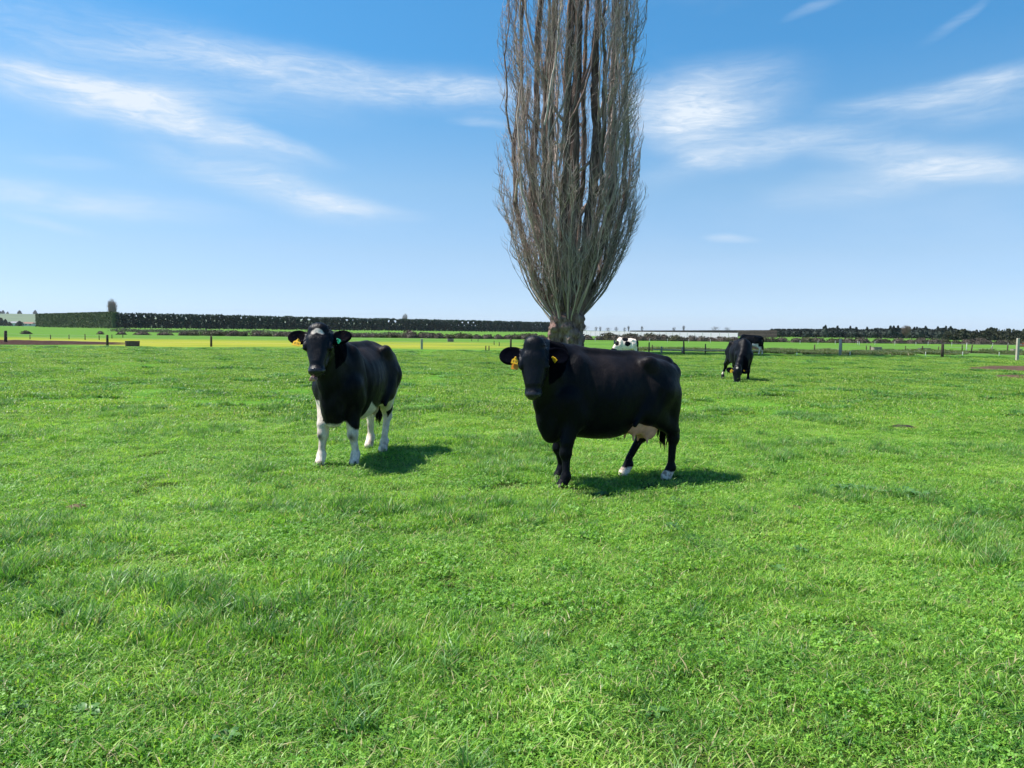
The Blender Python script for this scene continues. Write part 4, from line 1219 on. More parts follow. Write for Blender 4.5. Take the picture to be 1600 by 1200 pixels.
BLK = np.array((.0020, .0024, .0048)); BRN = np.array((.030, .022, .019)); WHT = np.array((.80, .68, .58)); PNK = np.array((.60, .42, .38))
def black_base(V, hl, brown=.6):
    n = fbm(V[:, 0]*3.5, V[:, 1]*3.5, V[:, 2]*3.5)
    w = np.clip((V[:, 2] - 1.0)*2.2 + (n - .5)*2.0, 0, 1) * np.clip((.45 - V[:, 0])*4, 0, 1) * np.clip((V[:, 0] + .85)*4, 0, 1) * brown  # brown tinge high on the back, its sunlit patches put into the colour
    return BLK*(1 - w[:, None]) + BRN*w[:, None]
def edge(d, w=.012): return np.clip(d / w + .5, 0, 1)[:, None]
def coat_cow1(V, hl, inhead):
    c = black_base(V, hl, .85); x, y, z = V.T
    n = (fbm(x*7, y*7, z*7) - .5)*.10
    # white underline, fore legs, hind legs
    front = x > .12
    inner = np.abs(y) < .12
    lim = np.where(front, np.where(y < -.09, .74, .47), .56)
    lim = np.where(front & inner, .50 - .0*x, lim)
    lim = np.where(front & (y > .09), .47 + .05*np.sin(y*20), lim)
    lim = np.where((x < .12) & (x > -.35), .64 + .05*np.sin(x*9) - .06*(np.abs(y) > .30), lim)
    lim = np.where(x <= -.35, .64 + (-x - .35)*.75, lim)
    lim = np.where((x > .50) & (z > .50) & (np.abs(y) < .13), -.1, lim)      # black brisket
    lim = np.where(inhead, -.1, lim)
    w = edge(lim - z + n, .02)
    c = c*(1 - w) + WHT*w
    # dirt-brown knees
    kn = np.exp(-(((z - .335)/.042)**2)) * np.clip((x - np.where(y > 0, .395, .44))*40, 0, 1) * np.exp(-((np.abs(y) - .165)/.032)**2)
    c = c*(1 - .88*kn[:, None]) + np.array((.060, .045, .036))*.88*kn[:, None]
    dirt = np.clip(np.clip((.42 - z)*3, 0, 1)*.9 + .03, 0, 1)*np.clip(fbm(x*26, y*26, z*14) - .43, 0, 1)*3.4
    dirt = np.clip(dirt, 0, .7)[:, None]; c = c*(1 - dirt) + np.array((.22, .15, .11))*dirt
    st = edge(1 - np.hypot((x + .635 + (z - .5)*.3)/.035, (z - .50)/.15) + n, .1) * ((y > .16) & (y < .5) & (z < .60))[:, None]
    c = c*(1 - st) + BLK*st
    # forehead star
    sx_, sy_ = hl[:, 0], hl[:, 1]
    sd = .034 - np.hypot((sx_ - .035 - .35*np.abs(sy_ + .005))*1.3, (sy_)*.62) + (fbm(sx_*30, sy_*30, 0) - .5)*.03
    sw = edge(sd, .008) * (inhead & (hl[:, 2] > -.08))[:, None]
    return c*(1 - sw) + WHT*sw
def coat_cow2(V, hl, inhead):
    c = black_base(V, hl, .5); x, y, z = V.T
    n = (fbm(x*14, y*14, z*14) - .5)*.05
    w = edge(.115 - z + n, .012)*(x < 0)[:, None]
    c = c*(1 - w) + WHT*w
    dirt = np.clip((fbm(x*40, y*40, z*40) - .5)*5, 0, .8)[:, None]*w
    return c*(1 - dirt) + np.array((.2, .14, .1))*dirt
def coat_cow3(V, hl, inhead):
    c = black_base(V, hl, .2); x, y, z = V.T
    w = edge(.03 - np.hypot(hl[:, 0] - .03, hl[:, 1] + .03), .01)*inhead[:, None]
    w = np.maximum(w, ((z < .27) & (z > .21) & (x < -.3) & (y < 0))[:, None]*1.0)
    return c*(1 - w) + WHT*w
def coat_cow4(V, hl, inhead):
    c = black_base(V, hl, .4); x, y, z = V.T
    n = (fbm(x*6, y*6, z*6) - .5)*.15
    w = edge(.80 - z + n, .02)*((x < -.30))[:, None]*(1 - ((x < -.70) & (z > .62))[:, None]*1.0)
    w = np.maximum(w, edge(.40 - z + n, .02))
    return c*(1 - w) + WHT*w
def coat_cow5(V, hl, inhead):
    x, y, z = V.T
    c = np.tile(WHT*1.1, (len(V), 1))
    def patch(px, pz, rx, rz):
        n = (fbm(x*8 + px, y*4, z*8) - .5)*.6
        return edge(1 - np.hypot((x - px)/rx, (z - pz)/rz) + n, .08)
    b = np.maximum.reduce([patch(.02, 1.30, .24, .14), patch(-.10, 1.00, .22, .16), patch(-.93, 1.05, .18, .42), patch(.62, 1.05, .14, .20)])
    b = np.maximum(b, inhead[:, None]*1.0)
    return c*(1 - b) + BLK*b

cow = build_cow('standing_cow', dict(h=.0105, loc=(-1.855, 8.97), fwd=(-.2, -.98), scale=1.03,
    hooves=dict(FL=(.39, .18), FR=(.50, -.165), HL=(-.58, .14), HR=(-.86, -.15)), withers=-.05, slim=.93, head=.95, hw=1.16, poll=(.84, -.02, 1.49),
    face_dir=(.05, -.50, -.86), face_nrm=(.05, -.86, .50), face_world=True, coat=coat_cow1, neck_bow=-.02, ear_up=.45,
    tail=[(-.84, 0, 1.22), (-.93, 0, 1.17), (-.965, -.02, 1.0), (-.95, -.05, .8), (-.93, -.06, .62)],
    udder=dict(c=(-.44, 0, .60), s=.72, low=(.50, .36, .30)), hoof_mat=M_HOOF, tongue=True,
    tags=[(-1, M_TAGY, (.105, -.180, -.030), .95, -.25, 'yellow number tag'), (1, M_TAGG, (.100, .180, -.030), .62, .45, 'green tag', .9)]))
tag(cow, 'black cow with white legs and small white forehead star, licking its nose', 'cow', 'cows in the paddock')
cow = build_cow('standing_cow', dict(h=.0105, loc=(.887, 7.834), fwd=(-.917, -.399), scale=1.0,
    hooves=dict(FL=(.49, .20), FR=(.34, -.19), HL=(-.76, .17), HR=(-.44, -.15)), hw=1.05, poll=(.86, .27, 1.43),
    face_dir=(-.02, -.30, -.95), face_nrm=(-.06, -.95, .28), face_world=True, coat=coat_cow2, neck_bow=.0, ear_up=.05,
    tail=[(-.84, 0, 1.22), (-.93, 0, 1.17), (-.96, -.02, 1.0), (-.92, -.06, .8), (-.84, -.06, .62)],
    udder=dict(c=(-.44, .06, .60), s=.92, low=(.70, .33, .27), high=(.72, .60, .52)), hoof_mat=M_HOOF,
    tags=[(-1, M_TAGY, (.120, -.165, -.030), .80, -.2, 'yellow number tag'), (-1, M_TAGO, (.165, -.170, -.045), .85, -.05, 'orange tag hanging below the ear'),
          (1, M_TAGY, (.110, .165, -.030), .70, .6, 'narrow yellow tag', 1.1)]))
tag(cow, 'large all black cow with pale pink udder and white hind feet, standing sideways', 'cow', 'cows in the paddock')
cow = build_cow('grazing_cow', dict(h=.02, loc=(7.36, 24.8), fwd=(-.04, -1), scale=1.0,
    hooves=dict(FL=(.36, .17), FR=(.48, -.15), HL=(-.76, .17), HR=(-.90, -.34)), poll=(.90, -.30, .52),
    face_dir=(.20, -.10, -.97), face_nrm=(.97, -.1, .20), coat=coat_cow3, neck_bow=.10,
    tags=[(-1, M_TAGY, (.075, -.165, -.045), 1.3, 0, 'yellow number tag'), (1, M_TAGY, (.070, .165, -.040), .6, .6, 'small yellow tag', 1.1)]))
tag(cow, 'black cow grazing head down facing the camera beyond the large black cow', 'cow', 'cows in the paddock')
cow = build_cow('grazing_cow', dict(h=.03, loc=(16.15, 52.7), fwd=(-.86, .5), scale=1.02,
    hooves=dict(FL=(.36, .17), FR=(.42, -.15), HL=(-.70, .17), HR=(-.84, -.17)), poll=(.98, .1, .55),
    face_dir=(.25, -.02, -.97), face_nrm=(.97, 0, .25), coat=coat_cow4, neck_bow=.10, forelock=False, udder=dict(s=1.1), hoof_mat=M_HOOF))
tag(cow, 'distant black cow with white hind legs half hidden behind the grazing black cow', 'cow', 'cows in the paddock')
cow = build_cow('grazing_cow', dict(h=.03, loc=(6.56, 45.0), fwd=(-.97, -.22), scale=.86,
    hooves=dict(FL=(.36, .17), FR=(.42, -.15), HL=(-.70, .17), HR=(-.84, -.17)), poll=(.95, .05, .60),
    face_dir=(.35, -.02, -.94), face_nrm=(.94, 0, .35), coat=coat_cow5, neck_bow=.10, forelock=False))
tag(cow, 'white cow with black patches grazing far off behind the back of the large cow', 'cow', 'cows in the paddock')

# ------------------------------------------------------------------ the big bare poplar
def poplar():
    rs = np.random.default_rng(12); D = 56.0; bx = X(883, D)
    root = empty('poplar_tree', (bx, D, -.80*2.07)); root.scale = (2.07, 2.07, 2.07)
    tb = NT('poplar_bark'); p = tb.obj()
    n = tb.noise(p, 3.2, 6, .7, (1, 1, .35)); v = tb.noise(p, 14, 5, .7, (1, 1, .22)); b2 = tb.noise(p, 1.1, 4, .6)
    c = tb.ramp(tb.math('ADD', tb.math('MULTIPLY', n, .5), tb.math('MULTIPLY', v, .5)), [(.38, (.045, .025, .021)), (.5, (.22, .135, .112)), (.62, (.34, .26, .225))])
    c = tb.mix(tb.mr(b2, .45, .65, 0, .5), c, (.26, .155, .135))
    tb.set(Base_Color=c, Roughness=.95, Normal=tb.bump(tb.math('ADD', n, tb.math('MULTIPLY', v, .6)), 1.0, .10)); tb.b.inputs['Specular IOR Level'].default_value = .15
    ml = NT('poplar_limb_bark'); p = ml.obj()
    n = ml.noise(p, 6, 6, .7, (1, 1, .2)); n2 = ml.noise(p, .7, 4, .6)
    c = ml.ramp(n, [(.36, (.055, .038, .032)), (.52, (.160, .110, .092)), (.66, (.31, .22, .185))])
    c = ml.mix(ml.mr(n2, .5, .66, 0, .45), c, (.11, .074, .052))
    ml.set(Base_Color=c, Roughness=.95, Normal=ml.bump(n, 1.0, .05)); ml.b.inputs['Specular IOR Level'].default_value = .15
    mt = NT('poplar_twig_bark'); g = mt.n('ShaderNodeNewGeometry'); ri = g.outputs['Random Per Island']
    c = mt.ramp(ri, [(0, (.20, .14, .125)), (.45, (.38, .285, .255)), (.8, (.54, .42, .38)), (1, (.68, .56, .50))])
    mt.set(Base_Color=c, Roughness=.85); mt.b.inputs['Specular IOR Level'].default_value = .2
    # trunk with burls
    F = Field((-1.5, -1.2, .2), (1.5, 1.2, 3.3), .028)
    F.rc((.12, 0, -.2), (.14, 0, 1.0), .60, .47, .2); F.rc((.14, 0, 1.0), (.16, 0, 2.1), .46, .47, .2)
    F.rc((-.62, -.12, -.2), (-.40, -.12, 1.0), .34, .22, .12); F.rc((-.40, -.12, 1.0), (-.34, -.10, 2.0), .22, .19, .12)
    for k in range(9):
        a = k*.7 + .3; F.rc((.12 + .62*math.cos(a), .62*math.sin(a), -.25), (.13 + .36*math.cos(a), .36*math.sin(a), .9), .20, .10, .15)
    for q in ((-.40, -.30, 1.62, .19), (-.46, -.22, 1.42, .16), (.05, -.38, 1.68, .24), (.28, -.40, 1.45, .22), (.46, -.18, 1.72, .24), (.52, -.10, 1.30, .17), (.16, -.44, 1.25, .15), (-.05, -.33, 1.93, .22), (.42, -.25, 1.95, .24), (.1, .35, 1.7, .3), (-.25, -.22, 1.95, .20)):
        F.ell(q[:3], (q[3], q[3], q[3]*.85), .07)
    F.ell((-.13, -.50, 1.15), (.10, .26, .34), .08, cut=True)           # hollow between the two stems
    F.ell((-.10, -.45, 1.0), (.09, .2, .25), .05, cut=True)
    env_z = np.array([1.6, 1.9, 2.4, 3.0, 3.9, 5.0, 6.2, 8.4, 10.0, 11.0, 13.2, 16, 19, 21.5, 23]); env_r = np.array([.40, .70, 1.06, 1.44, 1.80, 2.15, 2.45, 2.50, 2.40, 2.50, 2.35, 1.9, 1.3, .6, .1])
    env_r = np.where(env_z > 12, env_r*.95, env_r*.92)
    env_r = env_r*np.interp(env_z, [1.5, 3, 6, 9, 12], [1.0, 1.08, 1.15, 1.10, 1.04])
    def env(z): return np.interp(z, env_z, env_r)
    lean = lambda z: .012*(z - 2)            # the whole crown leans a touch to the right
    tubes = {}
    limb_paths = []
    def grow(p0, r_off, phi, ztop, r0, r1, n_, wig, fr0=1.1):
        """a limb from p0 that swings out to the fraction r_off of the crown envelope and climbs to ztop"""
        z = p0[2] + (ztop - p0[2])*np.linspace(0, 1, n_)**1.05
        t = np.linspace(0, 1, n_)
        tgt = r_off*env(z)
        k = 1 - np.exp(-(z - p0[2])/fr0)
        x = p0[0]*(1-k) + k*(np.cos(phi)*tgt + lean(z)); y = p0[1]*(1-k) + k*np.sin(phi)*tgt
        ph = rs.uniform(0, 6.28, 4)
        sc_ = np.minimum(t*5, 1)
        x += wig*sc_*(np.sin(z*1.3 + ph[0])*.6 + .4*np.sin(z*3.1 + ph[1]) + .25*np.sin(z*8 + ph[2])); y += wig*sc_*(np.sin(z*1.2 + ph[2])*.6 + .4*np.sin(z*2.9 + ph[3]))
        P_ = np.stack([x, y, z], 1); rad = r0*(1-t)**.8 + r1
        return P_, rad
    # big limbs: offset fraction, azimuth, top, radius. screen-facing ones chosen after the picture
    big = [(.06, 0, 22.5, .22), (.30, 3.0, 21, .19), (.34, .1, 20.5, .20), (.50, 3.3, 19.5, .14), (.58, -.1, 19, .17), (.30, 1.6, 20, .15), (.28, -1.9, 19, .12), (.76, 2.9, 17.5, .09), (.80, .2, 17, .10),
           (.62, 1.2, 18, .10), (.70, -1.0, 16, .09), (.66, 4.1, 17, .09)]
    for (ro, ph, zt, r0) in big:
        b0 = (.10 + .35*ro*math.cos(ph), .25*ro*math.sin(ph) + 0, 1.6 + .2*rs.random())
        limb_paths.append(grow(b0, ro, ph, zt, r0*1.02, .012, 60, .06, 1.5 - .9*ro))
    for Pp, rr in limb_paths:
        for a_ in range(0, 5):
            if Pp[a_ + 1][2] > 3.0: break
            F.rc(Pp[a_], Pp[a_ + 1], rr[a_]*1.22, rr[a_ + 1]*1.12, .07)
    V, Q = F.extract()
    d = .10*(fbm(V[:, 0]*8, V[:, 1]*8, V[:, 2]*5) - .5) + .075*(fbm(V[:, 0]*19, V[:, 1]*19, V[:, 2]*12) - .5)
    me = mesh_np('trunk', V, Q, tb.m, True); N = np.zeros(len(V)*3, dtype=np.float32); me.vertices.foreach_get('normal', N)
    V2 = V + N.reshape(-1, 3)*d[:, None]; me.vertices.foreach_set('co', V2.astype(np.float32).ravel()); me.update(); link('trunk', me, root)
    for Pp, rr in limb_paths:
        v, f = tube_arr(Pp, rr, 8); V_ = v; link('limb', mesh_np('limb', V_, f, ml.m, True), root)
    # secondary stems: long, fastigiate, forking low, filling the envelope
    TV = []; TF = []; tn = 0
    def emit(P_, rad, sides):
        nonlocal tn
        v, f = tube_arr(P_, rad, sides); TV.append(v); TF.append(f + tn); tn += len(v)
    secs = []
    for i in range(92):
        parent = limb_paths[rs.integers(len(limb_paths))]; Pp, rr = parent
        j = rs.integers(4, 46); p0 = Pp[j]
        phi = math.atan2(p0[1], p0[0] - lean(p0[2])) + rs.normal(0, .55)
        L = rs.uniform(2.5, 7.5)*(1.1 - .35*(p0[2]/22)); zt = min(p0[2] + L, 22.2)
        ro0 = math.hypot(p0[0] - lean(p0[2]), p0[1])/max(.3, env(p0[2])); ro = min(.97, max(ro0, rs.uniform(.45, 1.05)))
        r0 = min(rr[j]*.5, .012 + L*.0060)
        secs.append(grow(p0, ro, phi, zt, r0, .006, 24, .06, rs.uniform(.8, 2.2)))
    for i in range(60):          # the low skirt: stems springing from the head of the trunk
        phi = rs.uniform(0, 6.28); p0 = np.array((.12 + .36*math.cos(phi), .36*math.sin(phi), rs.uniform(1.65, 2.15)))
        if math.cos(phi) < -.3: p0[0] -= .15
        zt = rs.uniform(3.4, 7.5); secs.append(grow(p0, rs.uniform(.7, 1.02), phi, zt, rs.uniform(.014, .032), .005, 18, .05, rs.uniform(.22, .55)))
    for P_, rad in secs: emit(P_, rad, 5)
    # tertiary shoots and twigs
    ters = []
    allp = [(p_, r_, 1.0) for p_, r_ in limb_paths] + [(p_, r_, 1.0) for p_, r_ in secs]
    def shoot(p0, L, out, n_=5, wig=.03, up=1.0):
        a = rs.uniform(0, 6.28); dx, dy = math.cos(a)*out, math.sin(a)*out
        cx = p0[0] - lean(p0[2]); ro = math.hypot(cx, p0[1]) + 1e-6
        dx += cx/ro*out*.45; dy += p0[1]/ro*out*.45
        t = np.linspace(0, 1, n_)
        k = 1 - (1 - t)**2
        x = p0[0] + dx*k*L + np.cumsum(rs.normal(0, wig, n_))*(t > 0); y = p0[1] + dy*k*L + np.cumsum(rs.normal(0, wig, n_))*(t > 0)
        z = p0[2] + L*t*up
        # pull back inside the envelope
        r_ = np.hypot(x - lean(z), y); an = np.arctan2(y, x - lean(z)); e = env(z)*(.86 + .36*vnoise(an*1.6 + 9, z*.8, 3.0)); s = np.where(r_ > e, e/np.maximum(r_, 1e-6), 1)
        return np.stack([lean(z) + (x - lean(z))*s, y*s, z], 1)
    for P_, r_, _ in allp:
        Ltot = P_[-1, 2] - P_[0, 2]; isl = r_[0] > .09
        for _k in range(int(Ltot*(1.8 if isl else 3.2))):
            t = rs.uniform(.12 if isl else .08, .99)**(.8); q = t*(len(P_)-1); j = int(q); p0 = P_[j] + (P_[min(j+1, len(P_)-1)] - P_[j])*(q - j)
            if (p0[2] > 16 and rs.random() < .5) or (p0[2] < 2.4 and rs.random() < .2): continue
            L = rs.uniform(.7, 2.0)*(1.15 - .5*t); ters.append(shoot(p0, L, rs.uniform(.14, .40), 6, .018))
    for T_ in ters: emit(T_, np.linspace(.0095, .004, 6), 3)
    tw = 0
    for T_ in ters:
        for _k in range(rs.integers(9, 15)):
            j = rs.integers(1, 6) - 1; p0 = T_[j] + (T_[j+1] - T_[j])*rs.random()
            if p0[2] > 15.5 and rs.random() < .55: continue
            L = rs.uniform(.12, .42); q = shoot(p0, L, rs.uniform(.2, 1.0), 3, .014); emit(q, np.array([.0056, .0046, .002]), 3); tw += 1
    # fine epicormic shoots over the foot of the crown
    for i in range(300):
        phi = rs.uniform(-math.pi*1.05, .15); z0 = rs.uniform(1.75, 4.2); e = env(z0)*rs.uniform(.15, .62)
        p0 = np.array((lean(z0) + e*math.cos(phi), e*math.sin(phi), z0)); q = shoot(p0, rs.uniform(.7, 2.3), .10, 6, .014); emit(q, np.linspace(.012, .004, 6), 3)
    V = np.concatenate(TV); Fq = np.concatenate(TF)
    o = link('twigs', mesh_np('twigs', V, Fq, mt.m, True), root); o['kind'] = 'stuff'
    tag(root, 'huge leafless poplar with gnarled burred trunk and upright branches, behind the large black cow', 'tree')
    print('poplar quads', len(Fq), 'tertiary', len(ters), 'twigs', tw)
poplar()

# ------------------------------------------------------------------ grass
def grass_material(name, cols, dry, rough=.42, trans=.40):
    t = NT(name); a = t.attr('tone'); sep = t.n('ShaderNodeSeparateColor'); t.L.new(a.outputs['Color'], sep.inputs[0])
    g = t.n('ShaderNodeNewGeometry'); p = g.outputs['Position']
    oi = t.n('ShaderNodeObjectInfo')
    big = t.noise(p, .55, 4, .6); mid = t.noise(p, 2.6, 3, .6)
    f_ = t.math('ADD', t.math('ADD', t.math('MULTIPLY', sep.outputs[0], .42), t.math('MULTIPLY', big, .50)), t.math('MULTIPLY', mid, .30))
    f_ = t.math('ADD', f_, t.math('MULTIPLY', t.math('SUBTRACT', oi.outputs['Random'], .5), .16))
    c = t.ramp(f_, [(.37 + .47*i/(len(cols)-1), c_) for i, c_ in enumerate(cols)])
    c = t.mix(t.mr(sep.outputs[1], .905, .93), c, dry)
    # pale sheath near the root of each blade
    c = t.mix(t.mr(sep.outputs[2], .30, .0, 0, .35), c, (.10, .13, .045))
    t.set(Base_Color=c, Roughness=rough); t.b.inputs['Specular IOR Level'].default_value = .38
    t.translucent(t.mix(1, c, (1.25, 1.35, .55), 'MULTIPLY'), trans)
    return t.m
GCOLS = [(.050, .130, .020), (.108, .240, .030), (.175, .340, .040), (.26, .425, .055), (.37, .49, .095)]
M_GRASS = grass_material('pasture_grass', [tuple(c*k_ for c, k_ in zip(q, (1.16, 1.22, 1.45))) for q in GCOLS], (.48, .42, .22), trans=.46)
M_GRASSM = grass_material('pasture_grass_far', [tuple(c*k_ for c, k_ in zip(q, (1.02, .98, 1.08))) for q in GCOLS], (.36, .32, .16))
M_TUFT = grass_material('lush_grass', [(.030, .110, .026), (.056, .175, .036), (.098, .255, .048), (.155, .33, .070), (.25, .42, .14)], (.26, .25, .12))
M_CLOVER = grass_material('clover_leaf', [(.065, .185, .026), (.105, .275, .032), (.15, .35, .038), (.21, .42, .046), (.26, .46, .06)], (.25, .33, .05), rough=.5, trans=.3)
M_WEED = grass_material('broad_leaf', [(.045, .120, .035), (.065, .165, .045), (.09, .21, .055), (.12, .25, .07), (.16, .28, .10)], (.2, .25, .1), rough=.45, trans=.25)

def blades(n, rad, hmin, hmax, w, lean, seed, segs=4, clump=0, wvar=.4, dry_h=1.0):
    rs = np.random.default_rng(seed)
    r_ = rad*np.sqrt(rs.random(n)); a = rs.uniform(0, 2*np.pi, n); px, py = r_*np.cos(a), r_*np.sin(a)
    if clump:
        c = rs.integers(0, clump, n); cr = rad*.92*np.sqrt(rs.random(clump)); ca = rs.uniform(0, 6.28, clump)
        sp = rad*.16
        px = cr[c]*np.cos(ca[c]) + rs.normal(0, sp, n); py = cr[c]*np.sin(ca[c]) + rs.normal(0, sp, n)
        hf = rs.uniform(.65, 1.25, clump)[c]
    else: hf = 1
    hgt = rs.uniform(hmin, hmax, n)*hf; az = rs.uniform(0, 2*np.pi, n)
    dx, dy = np.cos(az), np.sin(az)
    ln = lean*rs.uniform(.15, 1.35, n)*hgt
    tw = az + np.pi/2 + rs.normal(0, .5, n); wx, wy = np.cos(tw), np.sin(tw)
    ww = w*(1 + wvar*rs.uniform(-1, 1.3, n))*.5
    V = []; tone = []
    tt = np.linspace(0, 1, segs)
    droop = rs.uniform(0, .6, n)*lean
    r1, r2 = rs.random(n), rs.random(n)
    for i, t in enumerate(tt):
        cx = px + dx*ln*t**1.8; cy = py + dy*ln*t**1.8; cz = hgt*(t - droop*t**3*.6)
        wd = ww*np.array([.75, 1.0, .85, .5, .3])[min(i, 4)] if i < segs - 1 else ww*.06
        V.append(np.stack([cx - wx*wd, cy - wy*wd, cz], 1)); V.append(np.stack([cx + wx*wd, cy + wy*wd, cz], 1))
        for _ in (0, 1): tone.append(np.stack([r1, r2, np.full(n, t), np.ones(n)], 1))
    m = 2*segs
    V = np.stack(V, 1).reshape(-1, 3); tone = np.stack(tone, 1).reshape(-1, 4)
    base = np.arange(n)[:, None]*m
    F = np.concatenate([base + np.array([2*i, 2*i+1, 2*i+3, 2*i+2]) for i in range(segs-1)])
    return V, F, tone
def leafy(n, rad, hmin, hmax, size, seed, tri=True, elong=1.0):
    """clover: three rounded leaflets on a short stalk"""
    rs = np.random.default_rng(seed); VV = []; FF = []; TT = []; k = 0
    for i in range(n):
        r_ = rad*math.sqrt(rs.random()); a = rs.uniform(0, 6.28); c = np.array((r_*math.cos(a), r_*math.sin(a), rs.uniform(hmin, hmax)))
        tilt = rs.normal(0, .42, 2); az = rs.uniform(0, 6.28); s = size*rs.uniform(.6, 1.3); tn = (rs.random(), rs.random()*.9)
        nv = nrm((tilt[0], tilt[1], 1)); u = nrm(np.cross(nv, (math.sin(az), math.cos(az), 0.1))); v = np.cross(nv, u)
        for q in range(3):
            b = az + q*2.094; d_ = math.cos(b)*u + math.sin(b)*v; e_ = -math.sin(b)*u + math.cos(b)*v
            pts = [c, c + d_*s*.55 + e_*s*.42 + nv*s*.12, c + d_*s*1.0 + e_*s*.30, c + d_*s*1.0 - e_*s*.30, c + d_*s*.55 - e_*s*.42 + nv*s*.12]
            VV += pts; FF += [(k, k+1, k+2, k+2), ]; FF[-1] = (k, k+1, k+2, k+3); FF.append((k, k+3, k+4, k+4)); k += 5
            TT += [(*tn, .8, 1)]*5
    V = np.array(VV); F4 = np.array([f for f in FF if len(set(f)) == 4]); F3 = np.array([f[:3] for f in FF if len(set(f)) == 3])
    return V, [F4, F3], np.array(TT)
def rosette(nl, L, w, seed, rise=.5):
    rs = np.random.default_rng(seed); VV = []; FF = []; TT = []; k = 0
    for i in range(nl):
        a = i*2.4 + rs.normal(0, .2); l = L*rs.uniform(.6, 1.15); ww = w*rs.uniform(.7, 1.2); el_ = rs.uniform(.15, 1.0)*rise
        d_ = np.array((math.cos(a), math.sin(a), 0)); e_ = np.array((-math.sin(a), math.cos(a), 0)); tn = (rs.random(), rs.random()*.9)
        for j, t in enumerate((0, .2, .45, .7, .9, 1.0)):
            wid = ww*(.15, .55, 1.0, .95, .5, .05)[j]; c = d_*l*t + np.array((0, 0, .012 + l*el_*math.sin(min(1.0, t*1.1)*2.2)*.55))
            wav = .15*ww*math.sin(j*2.1 + i)
            VV += [c - e_*wid + (0, 0, wid*.3 + wav), c, c + e_*wid + (0, 0, wid*.3 - wav)]; TT += [(*tn, .6, 1)]*3
            if j:
                b = k + 3*(j-1); FF += [(b, b+3, b+4, b+1), (b+1, b+4, b+5, b+2)]
        k += 18
    return np.array(VV), np.array(FF), np.array(TT)
def proto(name, data, mat, col):
    V, F, T_ = data; me = mesh_np(name, V, F, mat)
    at = me.color_attributes.new('tone', 'FLOAT_COLOR', 'POINT'); at.data.foreach_set('color', T_.astype(np.float32).ravel())
    o = bpy.data.objects.new(name, me); col.objects.link(o); return o
def rot_merge(list_):
    VV = []; F4 = []; F3 = []; TT = []; n = 0
    for V, F, T_ in list_:
        for f in (F if isinstance(F, list) else [F]):
            (F4 if f.shape[1] == 4 else F3).append(f + n)
        VV.append(V); TT.append(T_); n += len(V)
    Fs = [np.concatenate(F4)] + ([np.concatenate(F3)] if F3 else [])
    return np.concatenate(VV), Fs, np.concatenate(TT)

def scatter(name, col, pts, idx, rot, scl, label):
    me = bpy.data.meshes.new(name); me.vertices.add(len(pts)); me.vertices.foreach_set('co', np.asarray(pts, dtype=np.float32).ravel())
    a = me.attributes.new('idx', 'INT', 'POINT'); a.data.foreach_set('value', np.asarray(idx, dtype=np.int32))
    a = me.attributes.new('rot', 'FLOAT_VECTOR', 'POINT'); a.data.foreach_set('vector', np.asarray(rot, dtype=np.float32).ravel())
    a = me.attributes.new('scl', 'FLOAT_VECTOR', 'POINT'); a.data.foreach_set('vector', np.asarray(scl, dtype=np.float32).ravel())
    o = link(name, me); tag(o, label, 'grass', kind='stuff')
    ng = bpy.data.node_groups.new(name, 'GeometryNodeTree')
    ng.interface.new_socket('Geometry', in_out='INPUT', socket_type='NodeSocketGeometry'); ng.interface.new_socket('Geometry', in_out='OUTPUT', socket_type='NodeSocketGeometry')
    gi = ng.nodes.new('NodeGroupInput'); go = ng.nodes.new('NodeGroupOutput')
    ip = ng.nodes.new('GeometryNodeInstanceOnPoints'); ci = ng.nodes.new('GeometryNodeCollectionInfo')
    ci.inputs['Collection'].default_value = col; ci.inputs['Separate Children'].default_value = True; ci.inputs['Reset Children'].default_value = True
    def na(nm, ty):
        n = ng.nodes.new('GeometryNodeInputNamedAttribute'); n.data_type = ty; n.inputs['Name'].default_value = nm; return n.outputs['Attribute']
    L = ng.links.new
    mp = ng.nodes.new('GeometryNodeMeshToPoints'); L(gi.outputs[0], mp.inputs[0]); L(mp.outputs[0], ip.inputs['Points'])
    L(ci.outputs[0], ip.inputs['Instance']); ip.inputs['Pick Instance'].default_value = True
    L(na('idx', 'INT'), ip.inputs['Instance Index']); L(na('rot', 'FLOAT_VECTOR'), ip.inputs['Rotation']); L(na('scl', 'FLOAT_VECTOR'), ip.inputs['Scale'])
    L(ip.outputs[0], go.inputs[0])
    md = o.modifiers.new('scatter', 'NODES'); md.node_group = ng
    return o

def wedge(n, d0, d1, rs, side=1.12, extra=1.2):
    """points spread evenly over the part of the paddock in view (and a margin beside it)"""
    out = []; 
    while sum(len(o_) for o_ in out) < n:
        y = np.sqrt(rs.uniform(d0**2, d1**2, n*2)); x = rs.uniform(-1, 1, n*2)*(y*.667*side + extra)
        w = (y*.667*side + extra)/y; k = rs.random(n*2) < w/w.max(); out.append(np.stack([x[k], y[k]], 1))
    return np.concatenate(out)[:n]
def lush(x, y):
    """0 = grazed short, 1 = rank tuft"""
    a = fbm(x/1.1 + 3, y/.8 + 8, 0, 4); return np.clip((a - .53)/.09, 0, 1)
def bare(x, y):
    a = fbm(x/.34 + 13, y/.28 + 28, 0, 3); return np.clip((.34 - a)/.035, 0, 1)
def in_mud(x, y):
    m = np.zeros(len(x), bool)
    for cx, cy, rx, ry in MUDS: m |= ((x-cx)/rx)**2 + ((y-cy)/ry)**2 < .75 + 1.6*(fbm(x*1.3, y*1.3) - .5)
    return m
hid = lambda nm: bpy.data.collections.new(nm)

